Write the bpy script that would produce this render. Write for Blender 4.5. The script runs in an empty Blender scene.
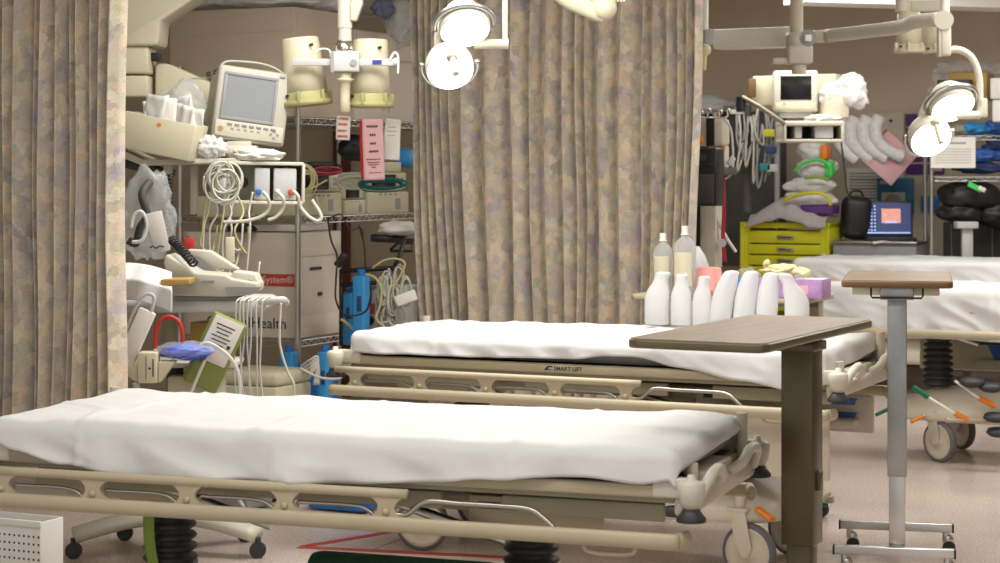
import bpy, bmesh, math, random
from mathutils import Vector, Matrix, noise
random.seed(7)
SC = bpy.context.scene
COL = SC.collection
PI = math.pi

# ---------------------------------------------------------------- camera
F, HZ, H = 2000.0, 170.0, 1.42           # focal length in px, horizon row, eye height
TH = math.radians(25.0)                  # the ward is turned 25 degrees to the view
cam = bpy.data.cameras.new('camera'); cam_o = bpy.data.objects.new('camera', cam)
COL.objects.link(cam_o); SC.camera = cam_o
cam_o.location = (0, 0, H); cam_o.rotation_euler = (PI / 2, 0, 0)
cam.sensor_width = 36.0; cam.sensor_fit = 'HORIZONTAL'; cam.lens = F / 1000 * 36
cam.shift_y = -(281.5 - HZ) / 1000.0
cam.clip_end = 60
cam.dof.use_dof = True; cam.dof.focus_distance = 6.6; cam.dof.aperture_fstop = 7.0

# ---------------------------------------------------------------- light
SC.view_settings.view_transform = 'Standard'
SC.view_settings.look = 'None'
SC.view_settings.gamma = 1.0
SC.view_settings.use_curve_mapping = False
SC.view_settings.exposure = 0.0
wd = bpy.data.worlds.new('world'); SC.world = wd; wd.use_nodes = True
wd.node_tree.nodes['Background'].inputs[0].default_value = (1.0, 0.97, 0.925, 1)
wd.node_tree.nodes['Background'].inputs[1].default_value = 0.72

def area(name, loc, size, power, col=(1, 0.97, 0.91), rot=(0, 0, 0), sy=None):
    l = bpy.data.lights.new(name, 'AREA'); l.energy = power; l.color = col
    l.shape = 'RECTANGLE'; l.size = size; l.size_y = sy or size
    o = bpy.data.objects.new(name, l); COL.objects.link(o)
    o.location = loc; o.rotation_euler = rot
    return o
area('ceiling_fluorescent_front', (-0.2, 3.9, 2.68), 3.2, 48, rot=(0, 0, -TH), sy=1.0)
area('ceiling_fluorescent_middle', (0.3, 6.9, 2.68), 3.0, 92, rot=(0, 0, -TH), sy=0.8)
area('ceiling_fluorescent_right', (3.2, 8.8, 2.68), 2.4, 66, rot=(0, 0, -TH), sy=0.8)
area('ceiling_fluorescent_back', (2.2, 11.8, 2.68), 3.0, 70, rot=(0, 0, -TH), sy=0.8)

# ---------------------------------------------------------------- materials
def mat(name, col, rough=0.5, metal=0.0, var=0.08, vscale=6.0, emis=None, estr=0, trans=0, alpha=1, bump=0, bscale=60, coat=0, sub=0, ior=1.45):
    m = bpy.data.materials.new(name); m.use_nodes = True
    nt = m.node_tree; b = nt.nodes['Principled BSDF']
    b.inputs['Roughness'].default_value = rough; b.inputs['Metallic'].default_value = metal
    b.inputs['IOR'].default_value = ior
    tc = nt.nodes.new('ShaderNodeTexCoord')
    if var:
        nz = nt.nodes.new('ShaderNodeTexNoise'); nz.inputs['Scale'].default_value = vscale; nz.inputs['Detail'].default_value = 5
        nt.links.new(tc.outputs['Object'], nz.inputs['Vector'])
        cr = nt.nodes.new('ShaderNodeValToRGB')
        cr.color_ramp.elements[0].position = 0.3; cr.color_ramp.elements[1].position = 0.7
        cr.color_ramp.elements[0].color = [c * (1 - var) for c in col] + [1]
        cr.color_ramp.elements[1].color = [min(1, c * (1 + var)) for c in col] + [1]
        nt.links.new(nz.outputs['Fac'], cr.inputs['Fac']); nt.links.new(cr.outputs['Color'], b.inputs['Base Color'])
    else:
        b.inputs['Base Color'].default_value = (*col, 1)
    if emis:
        b.inputs['Emission Color'].default_value = (*emis, 1); b.inputs['Emission Strength'].default_value = estr
    if trans: b.inputs['Transmission Weight'].default_value = trans
    if coat: b.inputs['Coat Weight'].default_value = coat
    if sub:
        b.inputs['Subsurface Weight'].default_value = sub; b.inputs['Subsurface Radius'].default_value = (.05, .05, .05)
    if alpha < 1: b.inputs['Alpha'].default_value = alpha
    if bump:
        n2 = nt.nodes.new('ShaderNodeTexNoise'); n2.inputs['Scale'].default_value = bscale
        nt.links.new(tc.outputs['Object'], n2.inputs['Vector'])
        bp = nt.nodes.new('ShaderNodeBump'); bp.inputs['Strength'].default_value = bump; bp.inputs['Distance'].default_value = 0.01
        nt.links.new(n2.outputs['Fac'], bp.inputs['Height']); nt.links.new(bp.outputs['Normal'], b.inputs['Normal'])
    return m

def floor_mat():
    m = mat('speckled_vinyl', (.5, .43, .39), .3, var=0)
    nt = m.node_tree; b = nt.nodes['Principled BSDF']; L = nt.links
    tc = nt.nodes.new('ShaderNodeTexCoord')
    a = nt.nodes.new('ShaderNodeTexNoise'); a.inputs['Scale'].default_value = 90; a.inputs['Detail'].default_value = 3
    c = nt.nodes.new('ShaderNodeTexNoise'); c.inputs['Scale'].default_value = 1.3; c.inputs['Detail'].default_value = 4
    for n in (a, c): L.new(tc.outputs['Object'], n.inputs['Vector'])
    r = nt.nodes.new('ShaderNodeValToRGB'); r.color_ramp.elements[0].position = .35; r.color_ramp.elements[1].position = .68
    r.color_ramp.elements[0].color = (.58, .48, .43, 1); r.color_ramp.elements[1].color = (.82, .70, .64, 1)
    L.new(a.outputs['Fac'], r.inputs['Fac'])
    mx = nt.nodes.new('ShaderNodeMixRGB'); mx.blend_type = 'MULTIPLY'; mx.inputs['Fac'].default_value = .35
    L.new(r.outputs['Color'], mx.inputs['Color1']); L.new(c.outputs['Fac'], mx.inputs['Color2']); L.new(mx.outputs['Color'], b.inputs['Base Color'])
    rr = nt.nodes.new('ShaderNodeMapRange'); rr.inputs['To Min'].default_value = .13; rr.inputs['To Max'].default_value = .30
    L.new(c.outputs['Fac'], rr.inputs['Value']); L.new(rr.outputs['Result'], b.inputs['Roughness'])
    # sheet seams
    return m

def curtain_mat(name):
    """woven privacy curtain: ragged blotches of muted colour with stepped edges"""
    m = mat(name, (.5, .42, .34), .85, var=0)
    nt = m.node_tree; b = nt.nodes['Principled BSDF']; L = nt.links
    uv = nt.nodes.new('ShaderNodeUVMap')
    sn = nt.nodes.new('ShaderNodeVectorMath'); sn.operation = 'SNAP'; sn.inputs[1].default_value = (.006, .005, 1)
    L.new(uv.outputs['UV'], sn.inputs[0])
    def layer(scale, seed, cols, pos, dis=0, rough=.62):
        mp = nt.nodes.new('ShaderNodeMapping'); mp.inputs['Location'].default_value = (seed, seed * 1.7, seed)
        L.new(sn.outputs[0], mp.inputs['Vector'])
        v = nt.nodes.new('ShaderNodeTexNoise'); v.inputs['Scale'].default_value = scale; v.inputs['Detail'].default_value = 4; v.inputs['Roughness'].default_value = rough; v.inputs['Distortion'].default_value = dis
        L.new(mp.outputs['Vector'], v.inputs['Vector'])
        r = nt.nodes.new('ShaderNodeValToRGB'); r.color_ramp.interpolation = 'CONSTANT'
        e = r.color_ramp.elements
        while len(e) < len(cols): e.new(.5)
        for k, (c, p) in enumerate(zip(cols, pos)): e[k].position = p; e[k].color = [*c, 1]
        L.new(v.outputs['Fac'], r.inputs['Fac']); return r.outputs['Color']
    A = layer(6.5, 3.1, [(.40, .34, .36), (.50, .45, .48), (.50, .47, .36), (.66, .57, .42), (.70, .54, .38), (.62, .54, .42), (.44, .44, .33), (.68, .60, .46)],
              [0, .40, .45, .485, .52, .55, .585, .63], 0, .5)
    cols = [(.74, .66, .50), (.50, .45, .49), (.60, .52, .40), (.72, .53, .38), (.42, .40, .31), (.78, .72, .57), (.46, .48, .42), (.64, .54, .46), (.38, .33, .33), (.70, .60, .42)]
    wob = nt.nodes.new('ShaderNodeTexNoise'); wob.inputs['Scale'].default_value = 40; wob.inputs['Detail'].default_value = 2
    L.new(sn.outputs[0], wob.inputs['Vector'])
    ad = nt.nodes.new('ShaderNodeVectorMath'); ad.operation = 'MULTIPLY_ADD'; ad.inputs[1].default_value = (.04, .02, 0)
    L.new(wob.outputs['Color'], ad.inputs[0]); L.new(sn.outputs[0], ad.inputs[2])
    vo = nt.nodes.new('ShaderNodeTexVoronoi'); vo.voronoi_dimensions = '2D'; vo.inputs['Scale'].default_value = 25
    L.new(ad.outputs[0], vo.inputs['Vector'])
    sp = nt.nodes.new('ShaderNodeSeparateColor'); L.new(vo.outputs['Color'], sp.inputs['Color'])
    rb = nt.nodes.new('ShaderNodeValToRGB'); rb.color_ramp.interpolation = 'CONSTANT'; e = rb.color_ramp.elements
    while len(e) < len(cols): e.new(.5)
    for k, c in enumerate(cols): e[k].position = k / len(cols); e[k].color = [*c, 1]
    L.new(sp.outputs[0], rb.inputs['Fac'])
    m1 = nt.nodes.new('ShaderNodeMixRGB'); m1.inputs['Fac'].default_value = .5; L.new(A, m1.inputs[1]); L.new(rb.outputs['Color'], m1.inputs[2])
    # fine weave
    wv = nt.nodes.new('ShaderNodeTexNoise'); wv.inputs['Scale'].default_value = 160; wv.inputs['Detail'].default_value = 2; L.new(uv.outputs['UV'], wv.inputs['Vector'])
    rr = nt.nodes.new('ShaderNodeMapRange'); rr.inputs['From Min'].default_value = .3; rr.inputs['From Max'].default_value = .7; rr.inputs['To Min'].default_value = .90; rr.inputs['To Max'].default_value = 1.08
    L.new(wv.outputs['Fac'], rr.inputs['Value'])
    m3 = nt.nodes.new('ShaderNodeMixRGB'); m3.blend_type = 'MULTIPLY'; m3.inputs[0].default_value = 1; br = nt.nodes.new('ShaderNodeGamma'); br.inputs[1].default_value = .98
    L.new(m1.outputs[0], br.inputs[0]); L.new(br.outputs[0], m3.inputs[1]); L.new(rr.outputs[0], m3.inputs[2]); L.new(m3.outputs[0], b.inputs['Base Color'])
    return m

def wood_mat():
    m = mat('table_laminate', (.3, .22, .17), .36, var=0)
    nt = m.node_tree; b = nt.nodes['Principled BSDF']; L = nt.links
    tc = nt.nodes.new('ShaderNodeTexCoord'); mp = nt.nodes.new('ShaderNodeMapping'); mp.inputs['Scale'].default_value = (60, 3, 10)
    L.new(tc.outputs['Object'], mp.inputs['Vector'])
    n = nt.nodes.new('ShaderNodeTexNoise'); n.inputs['Scale'].default_value = 1; n.inputs['Detail'].default_value = 6; n.inputs['Distortion'].default_value = .6
    L.new(mp.outputs[0], n.inputs['Vector'])
    r = nt.nodes.new('ShaderNodeValToRGB'); r.color_ramp.elements[0].position = .3; r.color_ramp.elements[1].position = .72
    r.color_ramp.elements[0].color = (.17, .125, .09, 1); r.color_ramp.elements[1].color = (.29, .215, .16, 1)
    L.new(n.outputs['Fac'], r.inputs['Fac']); L.new(r.outputs['Color'], b.inputs['Base Color'])
    return m

M = {}
def mk(k, *a, **kw): M[k] = mat(k, *a, **kw); return M[k]
M['floor'] = floor_mat(); M['curtain'] = curtain_mat('printed_curtain'); M['curtain2'] = M['curtain']
M['laminate'] = wood_mat()
mk('sheet', (.68, .68, .685), .8, var=.02, bump=.55, bscale=9)
mk('tan_wall', (.70, .58, .47), .8, var=.05, vscale=2)
mk('cream_wall', (.55, .49, .38), .8, var=.05, vscale=2)
mk('white_wall', (.78, .76, .70), .6, var=.03)
mk('brownred', (.13, .035, .025), .5)
mk('beige', (.47, .41, .285), .42, var=.04)
mk('beige_lt', (.60, .55, .44), .4, var=.04)
mk('beige_dk', (.34, .31, .22), .5, var=.08)
mk('device_grey', (.50, .48, .41), .45, var=.04)
mk('offwhite', (.60, .57, .48), .45, var=.04)
mk('cream', (.62, .58, .42), .4, var=.03)
mk('olive', (.36, .34, .15), .5)
mk('white', (.78, .77, .74), .5, var=.03)
mk('paper', (.80, .77, .72), .8, var=.03)
mk('pinkpaper', (.78, .47, .50), .8, var=.03)
mk('carton', (.56, .48, .39), .85, var=.05, vscale=3)
mk('carton_lt', (.68, .61, .53), .85, var=.05, vscale=3)
mk('steel', (.55, .55, .54), .3, 1.0, var=.1)
mk('chrome', (.75, .74, .70), .14, 1.0, var=.05)
mk('bluesteel', (.33, .35, .36), .34, .85, var=.12, vscale=12)
mk('black', (.015, .015, .017), .45, var=.2)
mk('rubber', (.035, .037, .042), .5, var=.2)
mk('greyrub', (.13, .13, .14), .5, var=.1)
mk('grey', (.30, .30, .31), .5, var=.06)
mk('ltgrey', (.52, .52, .52), .5, var=.05)
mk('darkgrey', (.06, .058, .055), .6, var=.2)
mk('screen_grey', (.27, .285, .31), .25, var=.03)
mk('screen_off', (.008, .008, .01), .2, var=0)
mk('bronze', (.105, .085, .05), .32, .55, var=.12, vscale=9)
mk('bronze_edge', (.12, .10, .055), .3, .2, var=.1)
mk('blue', (.02, .17, .55), .4, var=.15)
mk('skyblue', (.04, .30, .66), .45, var=.1)
mk('stryblue', (.06, .17, .55), .35, var=.05)
mk('royal', (.01, .10, .75), .45, var=.15)
mk('teal', (.03, .22, .24), .6, var=.15)
mk('tealframe', (.02, .16, .32), .5, var=.1)
mk('navy', (.03, .05, .15), .6, var=.3)
mk('packgreen', (.22, .27, .07), .5, var=.1)
mk('green', (.01, .12, .06), .4)
mk('limegreen', (.24, .36, .05), .5, var=.1)
mk('brightgreen', (.08, .62, .12), .5)
mk('dkgreen', (.01, .05, .025), .5)
mk('orange', (.78, .22, .02), .45, var=.08)
mk('red', (.50, .03, .02), .45)
mk('redtape', (.42, .06, .05), .5)
mk('labelred', (.55, .07, .04), .7)
mk('rod', (.42, .40, .36), .28, 1.0)
mk('yellow', (.62, .61, .02), .42, var=.06)
mk('yellow_dk', (.62, .58, .05), .5)
mk('purple', (.12, .04, .22), .6)
mk('lilac', (.42, .24, .50), .6, var=.25, vscale=14)
mk('pinkbasin', (.72, .28, .26), .45, var=.04)
mk('softpink', (.70, .42, .45), .8)
mk('glove', (.78, .72, .42), .6, var=.06)
mk('brown', (.14, .075, .03), .5)
mk('gold', (.42, .27, .07), .5)
mk('ink', (.04, .04, .045), .7, var=0)
mk('inkred', (.65, .12, .06), .7, var=0)
mk('inkblue', (.04, .06, .25), .7, var=0)
mk('inkwhite', (.8, .75, .7), .7, var=0)
mk('plastic_white', (.84, .84, .85), .38, var=0, trans=.5, ior=1.15)
mk('clearplastic', (.80, .82, .82), .12, var=0, trans=.55, alpha=.55, ior=1.2)
mk('bagplastic', (.62, .64, .64), .18, var=.2, vscale=12, alpha=.30)
mk('wrapplastic', (.82, .82, .82), .25, var=.15, vscale=15, alpha=.72)
mk('tubing', (.75, .75, .72), .2, var=0, alpha=.75)
mk('cable_w', (.56, .55, .47), .5)
mk('cable_y', (.52, .48, .25), .5)
mk('cable_teal', (.02, .18, .17), .5)
mk('cable_red', (.40, .03, .05), .4)
mk('lamp', (1, 1, 1), .3, var=0, emis=(1, .96, .86), estr=9)
mk('screen_blue', (.01, .02, .1), .3, var=0, emis=(.01, .03, .16), estr=.5)
mk('screen_pic', (.5, .2, .15), .3, var=.6, vscale=60, emis=(.9, .38, .3), estr=.6)
mk('screen_ui', (.3, .4, .7), .3, var=0, emis=(.35, .5, .95), estr=1.0)

# ---------------------------------------------------------------- mesh helpers
def W(px, py, d): return Vector(((px - 500) * d / F, d, H - (py - HZ) * d / F))

class MB:
    def __init__(s): s.v = []; s.f = []; s.mi = []; s.sm = []; s.m = 0; s.T = Matrix()
    def _add(s, vs, fs, smooth):
        b = len(s.v); s.v += [s.T @ Vector(v) for v in vs]
        for f in fs: s.f.append([b + i for i in f]); s.mi.append(s.m); s.sm.append(smooth)
    def box(s, c, size, bev=0.0, rot=None, seg=2):
        x, y, z = [max(a, 1e-4) / 2 for a in size]
        bm = bmesh.new(); bmesh.ops.create_cube(bm, size=1.0)
        for v in bm.verts: v.co = Vector((v.co.x * 2 * x, v.co.y * 2 * y, v.co.z * 2 * z))
        if bev: bmesh.ops.bevel(bm, geom=bm.edges[:], offset=min(bev, min(x, y, z) * .95), segments=seg, profile=.5, affect='EDGES')
        R = rot.to_matrix().to_4x4() if hasattr(rot, 'to_matrix') else (rot or Matrix())
        Tm = Matrix.Translation(c) @ R
        bm.verts.index_update()
        s._add([Tm @ v.co for v in bm.verts], [[v.index for v in f.verts] for f in bm.faces], bool(bev))
        bm.free(); return s
    def cyl(s, p0, p1, r0, r1=None, seg=16, cap=True, smooth=True):
        p0, p1 = Vector(p0), Vector(p1); r1 = r0 if r1 is None else r1
        q = (p1 - p0).to_track_quat('Z', 'Y'); vs = []
        for p, r in ((p0, r0), (p1, r1)):
            for i in range(seg):
                a = 2 * PI * i / seg; vs.append(p + q @ Vector((r * math.cos(a), r * math.sin(a), 0)))
        s._add(vs, [[i, (i + 1) % seg, seg + (i + 1) % seg, seg + i] for i in range(seg)], smooth)
        if cap: s._add(vs[:seg], [list(range(seg))[::-1]], False); s._add(vs[seg:], [list(range(seg))], False)
        return s
    def lathe(s, prof, o=(0, 0, 0), axis=(0, 0, 1), seg=24, sx=1, sy=1, caps=True):
        o = Vector(o); q = Vector(axis).to_track_quat('Z', 'Y'); vs = []; n = len(prof)
        for r, z in prof:
            for i in range(seg):
                a = 2 * PI * i / seg; vs.append(o + q @ Vector((sx * r * math.cos(a), sy * r * math.sin(a), z)))
        fs = [[k * seg + i, k * seg + (i + 1) % seg, (k + 1) * seg + (i + 1) % seg, (k + 1) * seg + i] for k in range(n - 1) for i in range(seg)]
        if caps and prof[0][0] > 1e-4: fs.append(list(range(seg))[::-1])
        if caps and prof[-1][0] > 1e-4: fs.append([(n - 1) * seg + i for i in range(seg)])
        s._add(vs, fs, True); return s
    def tube(s, pts, r, seg=8, n=6, closed=False, flat=None):
        P = [Vector(p) for p in pts]
        if n > 1 and len(P) > 2:
            Q = []; m = len(P)
            for i in range(m - 1):
                a = P[max(i - 1, 0)]; b = P[i]; c = P[i + 1]; e = P[min(i + 2, m - 1)]
                for k in range(n):
                    t = k / n
                    Q.append(.5 * ((2 * b) + (c - a) * t + (2 * a - 5 * b + 4 * c - e) * t * t + (3 * b - a - 3 * c + e) * t ** 3))
            Q.append(P[-1]); P = Q
        up = None; vs = []
        for i, p in enumerate(P):
            t = (P[min(i + 1, len(P) - 1)] - P[max(i - 1, 0)]).normalized()
            if up is None: up = Vector((0, 0, 1)) if abs(t.z) < .9 else Vector((1, 0, 0))
            x = up.cross(t)
            if x.length < 1e-5: x = Vector((1, 0, 0)).cross(t)
            x.normalize(); y = t.cross(x); up = y
            for k in range(seg):
                a = 2 * PI * k / seg
                if flat: vs.append(p + x * (flat[0] * math.cos(a)) + y * (flat[1] * math.sin(a)))
                else: vs.append(p + x * (r * math.cos(a)) + y * (r * math.sin(a)))
        m = len(P)
        fs = [[k * seg + i, k * seg + (i + 1) % seg, (k + 1) * seg + (i + 1) % seg, (k + 1) * seg + i] for k in range(m - 1) for i in range(seg)]
        fs += [list(range(seg))[::-1], [(m - 1) * seg + i for i in range(seg)]]
        s._add(vs, fs, True); return s
    def prism(s, outline, y0, y1, bev=0.0):
        """outline in the local x,z plane, extruded along y"""
        n = len(outline)
        bm = bmesh.new()
        a = [bm.verts.new((x, y0, z)) for x, z in outline]; b = [bm.verts.new((x, y1, z)) for x, z in outline]
        bm.faces.new(a); bm.faces.new(b[::-1])
        for i in range(n): bm.faces.new([a[i], b[i], b[(i + 1) % n], a[(i + 1) % n]])
        bmesh.ops.recalc_face_normals(bm, faces=bm.faces[:])
        if bev: bmesh.ops.bevel(bm, geom=bm.edges[:], offset=bev, segments=2, profile=.5, affect='EDGES')
        bm.verts.index_update()
        s._add([v.co.copy() for v in bm.verts], [[v.index for v in f.verts] for f in bm.faces], bool(bev)); bm.free(); return s
    def plate(s, outline, z0, z1, bev=0.0):
        """outline in the local x,y plane, extruded along z"""
        t = s.T; s.T = t @ Matrix(((1, 0, 0, 0), (0, 0, 1, 0), (0, 1, 0, 0), (0, 0, 0, 1)))
        # prism maps (x, y, z) -> (x, z, y)
        s.prism(outline, z0, z1, bev); s.T = t; return s
    def grid(s, fn, nu, nv, smooth=True):
        vs = [fn(i / nu, j / nv) for j in range(nv + 1) for i in range(nu + 1)]
        w = nu + 1
        s._add(vs, [[j * w + i, j * w + i + 1, (j + 1) * w + i + 1, (j + 1) * w + i] for j in range(nv) for i in range(nu)], smooth); return s
    def ball(s, c, r, sx=1, sy=1, sz=1, seg=16, rings=10):
        c = Vector(c); prof = [(max(1e-5, r * math.sin(PI * k / rings)), -r * math.cos(PI * k / rings)) for k in range(rings + 1)]
        t = s.T; s.T = t @ Matrix.Translation(c) @ Matrix.Diagonal((sx, sy, sz, 1)); s.lathe(prof, seg=seg); s.T = t; return s
    def lump(s, c, r, sc=(1, 1, 1), amp=.3, freq=3, seed=0, sub=3):
        """crumpled blob (bags, wadded plastic)"""
        bm = bmesh.new(); bmesh.ops.create_icosphere(bm, subdivisions=sub, radius=1)
        c = Vector(c)
        for v in bm.verts:
            d = v.co.normalized(); am = min(amp, .42); k = 1 + am * (noise.noise(d * freq * .8 + Vector((seed, 0, 0))) + .35 * (1 - 2.6 * abs(noise.noise(d * freq * 1.7 + Vector((0, seed, 0)))))) + .045 * amp * (1 - 3 * abs(noise.noise(d * 7 + Vector((seed, 2, 0)))))
            v.co = Vector((d.x * sc[0], d.y * sc[1], d.z * sc[2])) * r * k
        bm.verts.index_update()
        s._add([c + v.co for v in bm.verts], [[v.index for v in f.verts] for f in bm.faces], True); bm.free(); return s
    def build(s, name, mats, parent=None, uv=None, solid=0, smooth_angle=None):
        me = bpy.data.meshes.new(name)
        mats = mats if isinstance(mats, (list, tuple)) else [mats]
        me.from_pydata([tuple(v) for v in s.v], [], s.f)
        for m in mats: me.materials.append(M[m] if isinstance(m, str) else m)
        me.polygons.foreach_set('material_index', s.mi); me.polygons.foreach_set('use_smooth', s.sm)
        me.update()
        if uv:
            ul = me.uv_layers.new(name='UVMap')
            for l in me.loops: ul.data[l.index].uv = uv[l.vertex_index]
        o = bpy.data.objects.new(name, me); COL.objects.link(o)
        if parent: o.parent = parent
        if solid:
            md = o.modifiers.new('thickness', 'SOLIDIFY'); md.thickness = solid; md.offset = 0
        return o

def tag(o, label, cat, group=None, kind=None):
    if label: o['label'] = label
    if cat: o['category'] = cat
    if group: o['group'] = group
    if kind: o['kind'] = kind
    return o

class Thing:
    def __init__(s, name, label, cat, loc, yaw=None, group=None):
        o = bpy.data.objects.new(name, None); COL.objects.link(o); o.empty_display_size = .1
        yaw = -TH if yaw is None else yaw
        o.location = loc; o.rotation_euler = (0, 0, yaw); tag(o, label, cat, group); s.o = o
        s.Mx = Matrix.Translation(Vector(loc)) @ Matrix.Rotation(yaw, 4, 'Z'); s.inv = s.Mx.inverted()
    def wmb(s):
        """mesh builder that takes world coordinates"""
        b = MB(); b.T = s.inv.copy(); return b
    def add(s, name, mb, mats, parent=None, label=None, **k):
        o = mb.build(name, mats, parent or s.o, **k)
        if label: o['label'] = label
        return o

def single(name, label, cat, mb, mats, loc, yaw=None, group=None, kind=None, world=False, **k):
    """a thing that is one mesh; mb local coordinates (or world when world=True)"""
    yaw = -TH if yaw is None else yaw
    if world:
        inv = (Matrix.Translation(Vector(loc)) @ Matrix.Rotation(yaw, 4, 'Z')).inverted()
        mb.v = [inv @ v for v in mb.v]
    o = mb.build(name, mats, **k); o.location = loc; o.rotation_euler = (0, 0, yaw)
    return tag(o, label, cat, group, kind)

def text_mesh(txt, size, mat_key, name, parent, loc, rot=(PI / 2, 0, 0), ext=.0006, align='LEFT', bold=0):
    cu = bpy.data.curves.new(name, 'FONT'); cu.body = txt; cu.size = size; cu.extrude = ext; cu.align_x = align; cu.offset = bold
    cu.resolution_u = 2
    t = bpy.data.objects.new('tmp', cu); COL.objects.link(t)
    dg = bpy.context.evaluated_depsgraph_get(); me = bpy.data.meshes.new_from_object(t.evaluated_get(dg))
    bpy.data.objects.remove(t); me.materials.clear(); me.materials.append(M[mat_key])
    o = bpy.data.objects.new(name, me); COL.objects.link(o); o.parent = parent; o.location = loc; o.rotation_euler = rot
    return o

def run(px0, d0, px1, th=TH):
    """length along the ward's long direction from column px0 at depth d0 to column px1"""
    X0 = (px0 - 500) * d0 / F; r = (px1 - 500) / F
    return (r * d0 - X0) / (math.cos(th) + r * math.sin(th))
def face(px0, px1, yt, yb, d):
    """left-bottom-front corner, width and height of a face seen between those columns and rows"""
    p = W(px0, yb, d); return p, run(px0, d, px1), (yb - yt) * d / F
def AB(a, b, z=0): return Vector((a * math.cos(TH) + b * math.sin(TH), -a * math.sin(TH) + b * math.cos(TH), z))

def wbox(mb, px0, px1, yt, yb, d, depth, bev=.004, th=TH):
    """box in world coordinates whose front face is seen between those columns and rows, turned by th"""
    p = W(px0, yb, d); L_ = run(px0, d, px1, th); h = (yb - yt) * d / F
    R = Matrix.Rotation(-th, 4, 'Z'); c = p + R @ Vector((L_ / 2, depth / 2, h / 2))
    mb.box(c, (L_, depth, h), bev, rot=R); return p
def crate(name, label, cat, px0, px1, yt, yb, d, depth, m, bev=.004, group=None, th=TH):
    p = W(px0, yb, d); L_ = run(px0, d, px1, th); h = (yb - yt) * d / F
    t = Thing(name, label, cat, p, -th, group); b = MB(); b.box((L_ / 2, depth / 2, h / 2), (L_, depth, h), bev)
    t.size = (L_, depth, h); t.body = t.add('body', b, m); return t
def loft(mb, secs, seg=20):
    """secs: (x, y, z, rx, ry) rings stacked upward"""
    vs = []
    for x, y, z, rx, ry in secs:
        for i in range(seg):
            a = 2 * PI * i / seg; vs.append((x + rx * math.cos(a), y + ry * math.sin(a), z))
    n = len(secs)
    fs = [[k * seg + i, k * seg + (i + 1) % seg, (k + 1) * seg + (i + 1) % seg, (k + 1) * seg + i] for k in range(n - 1) for i in range(seg)]
    fs += [list(range(seg))[::-1], [(n - 1) * seg + i for i in range(seg)]]
    mb._add(vs, fs, True)
# ---------------------------------------------------------------- the room
def slab(name, a0, a1, b0, b1, z0, z1, m):
    b = MB(); b.box(((a0 + a1) / 2, (b0 + b1) / 2, (z0 + z1) / 2), (a1 - a0, b1 - b0, z1 - z0))
    o = b.build(name, m); o.rotation_euler = (0, 0, -TH); o['kind'] = 'structure'; return o
slab('floor', -7.0, 4.6, .6, 14.6, -.1, 0, 'floor')
slab('ceiling', -7.0, 4.6, .6, 14.6, 2.75, 2.85, 'white_wall')
slab('wall_back', -7.0, 4.6, 14.4, 14.6, 0, 2.75, 'tan_wall')
slab('wall_left', -7.0, -6.85, .6, 14.4, 0, 2.75, 'cream_wall')
slab('wall_partition', -6.85, -4.4, 10.35, 10.5, 0, 2.75, 'cream_wall')
slab('wall_right', 4.6, 4.7, .6, 14.4, 0, 2.75, 'tan_wall')
slab('baseboard_back', -4.4, 4.5, 14.38, 14.40, 0, .11, 'brown')
slab('trim_1', -5.90, -5.80, 10.31, 10.35, 0, 2.4, 'brownred')
# white bulkhead hanging under the ceiling on the right
b = MB(); p = W(806, 2, 12.3); q = W(1040, 9, 12.85)
dv = (q - p); dv.z = 0; L_ = dv.length
b.box((L_ / 2, .15, .14), (L_, .3, .28))
o = b.build('trim_2', 'white_wall'); o.location = (p.x, p.y, 2.75 - .28 + .0); o.rotation_euler = (0, 0, math.atan2(dv.y, dv.x)); o['kind'] = 'structure'
# cut the bulkhead bottom to its seen height
o.location.z = 2.455; o.scale.z = (2.75 - 2.455) / .281
# seam of the vinyl and red marking tape
def tape(name, p0, p1, w, m, label, cat):
    p0, p1 = Vector(p0), Vector(p1); d = p1 - p0; b = MB(); b.box((d.length / 2, 0, .0008), (d.length, w, .0016))
    return single(name, label, cat, b, m, (p0.x, p0.y, 0.0003), math.atan2(d.y, d.x))
b = MB(); b.box((.5, 0, .0008), (1.0, .045, .0016))
b.box((.14, .215, .0008), (.04, .46, .0016), rot=Matrix.Rotation(-.55, 4, 'Z'))
single('floor_tape', 'red V-shaped marking tape stuck to the floor behind the front stretcher', 'floor tape', b, 'redtape', (-.76, 7.53, .0004), -.25)
slab('trim_3', -3.6, -3.594, 4.5, 8.4, 0, .0012, 'beige_dk')

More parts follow.
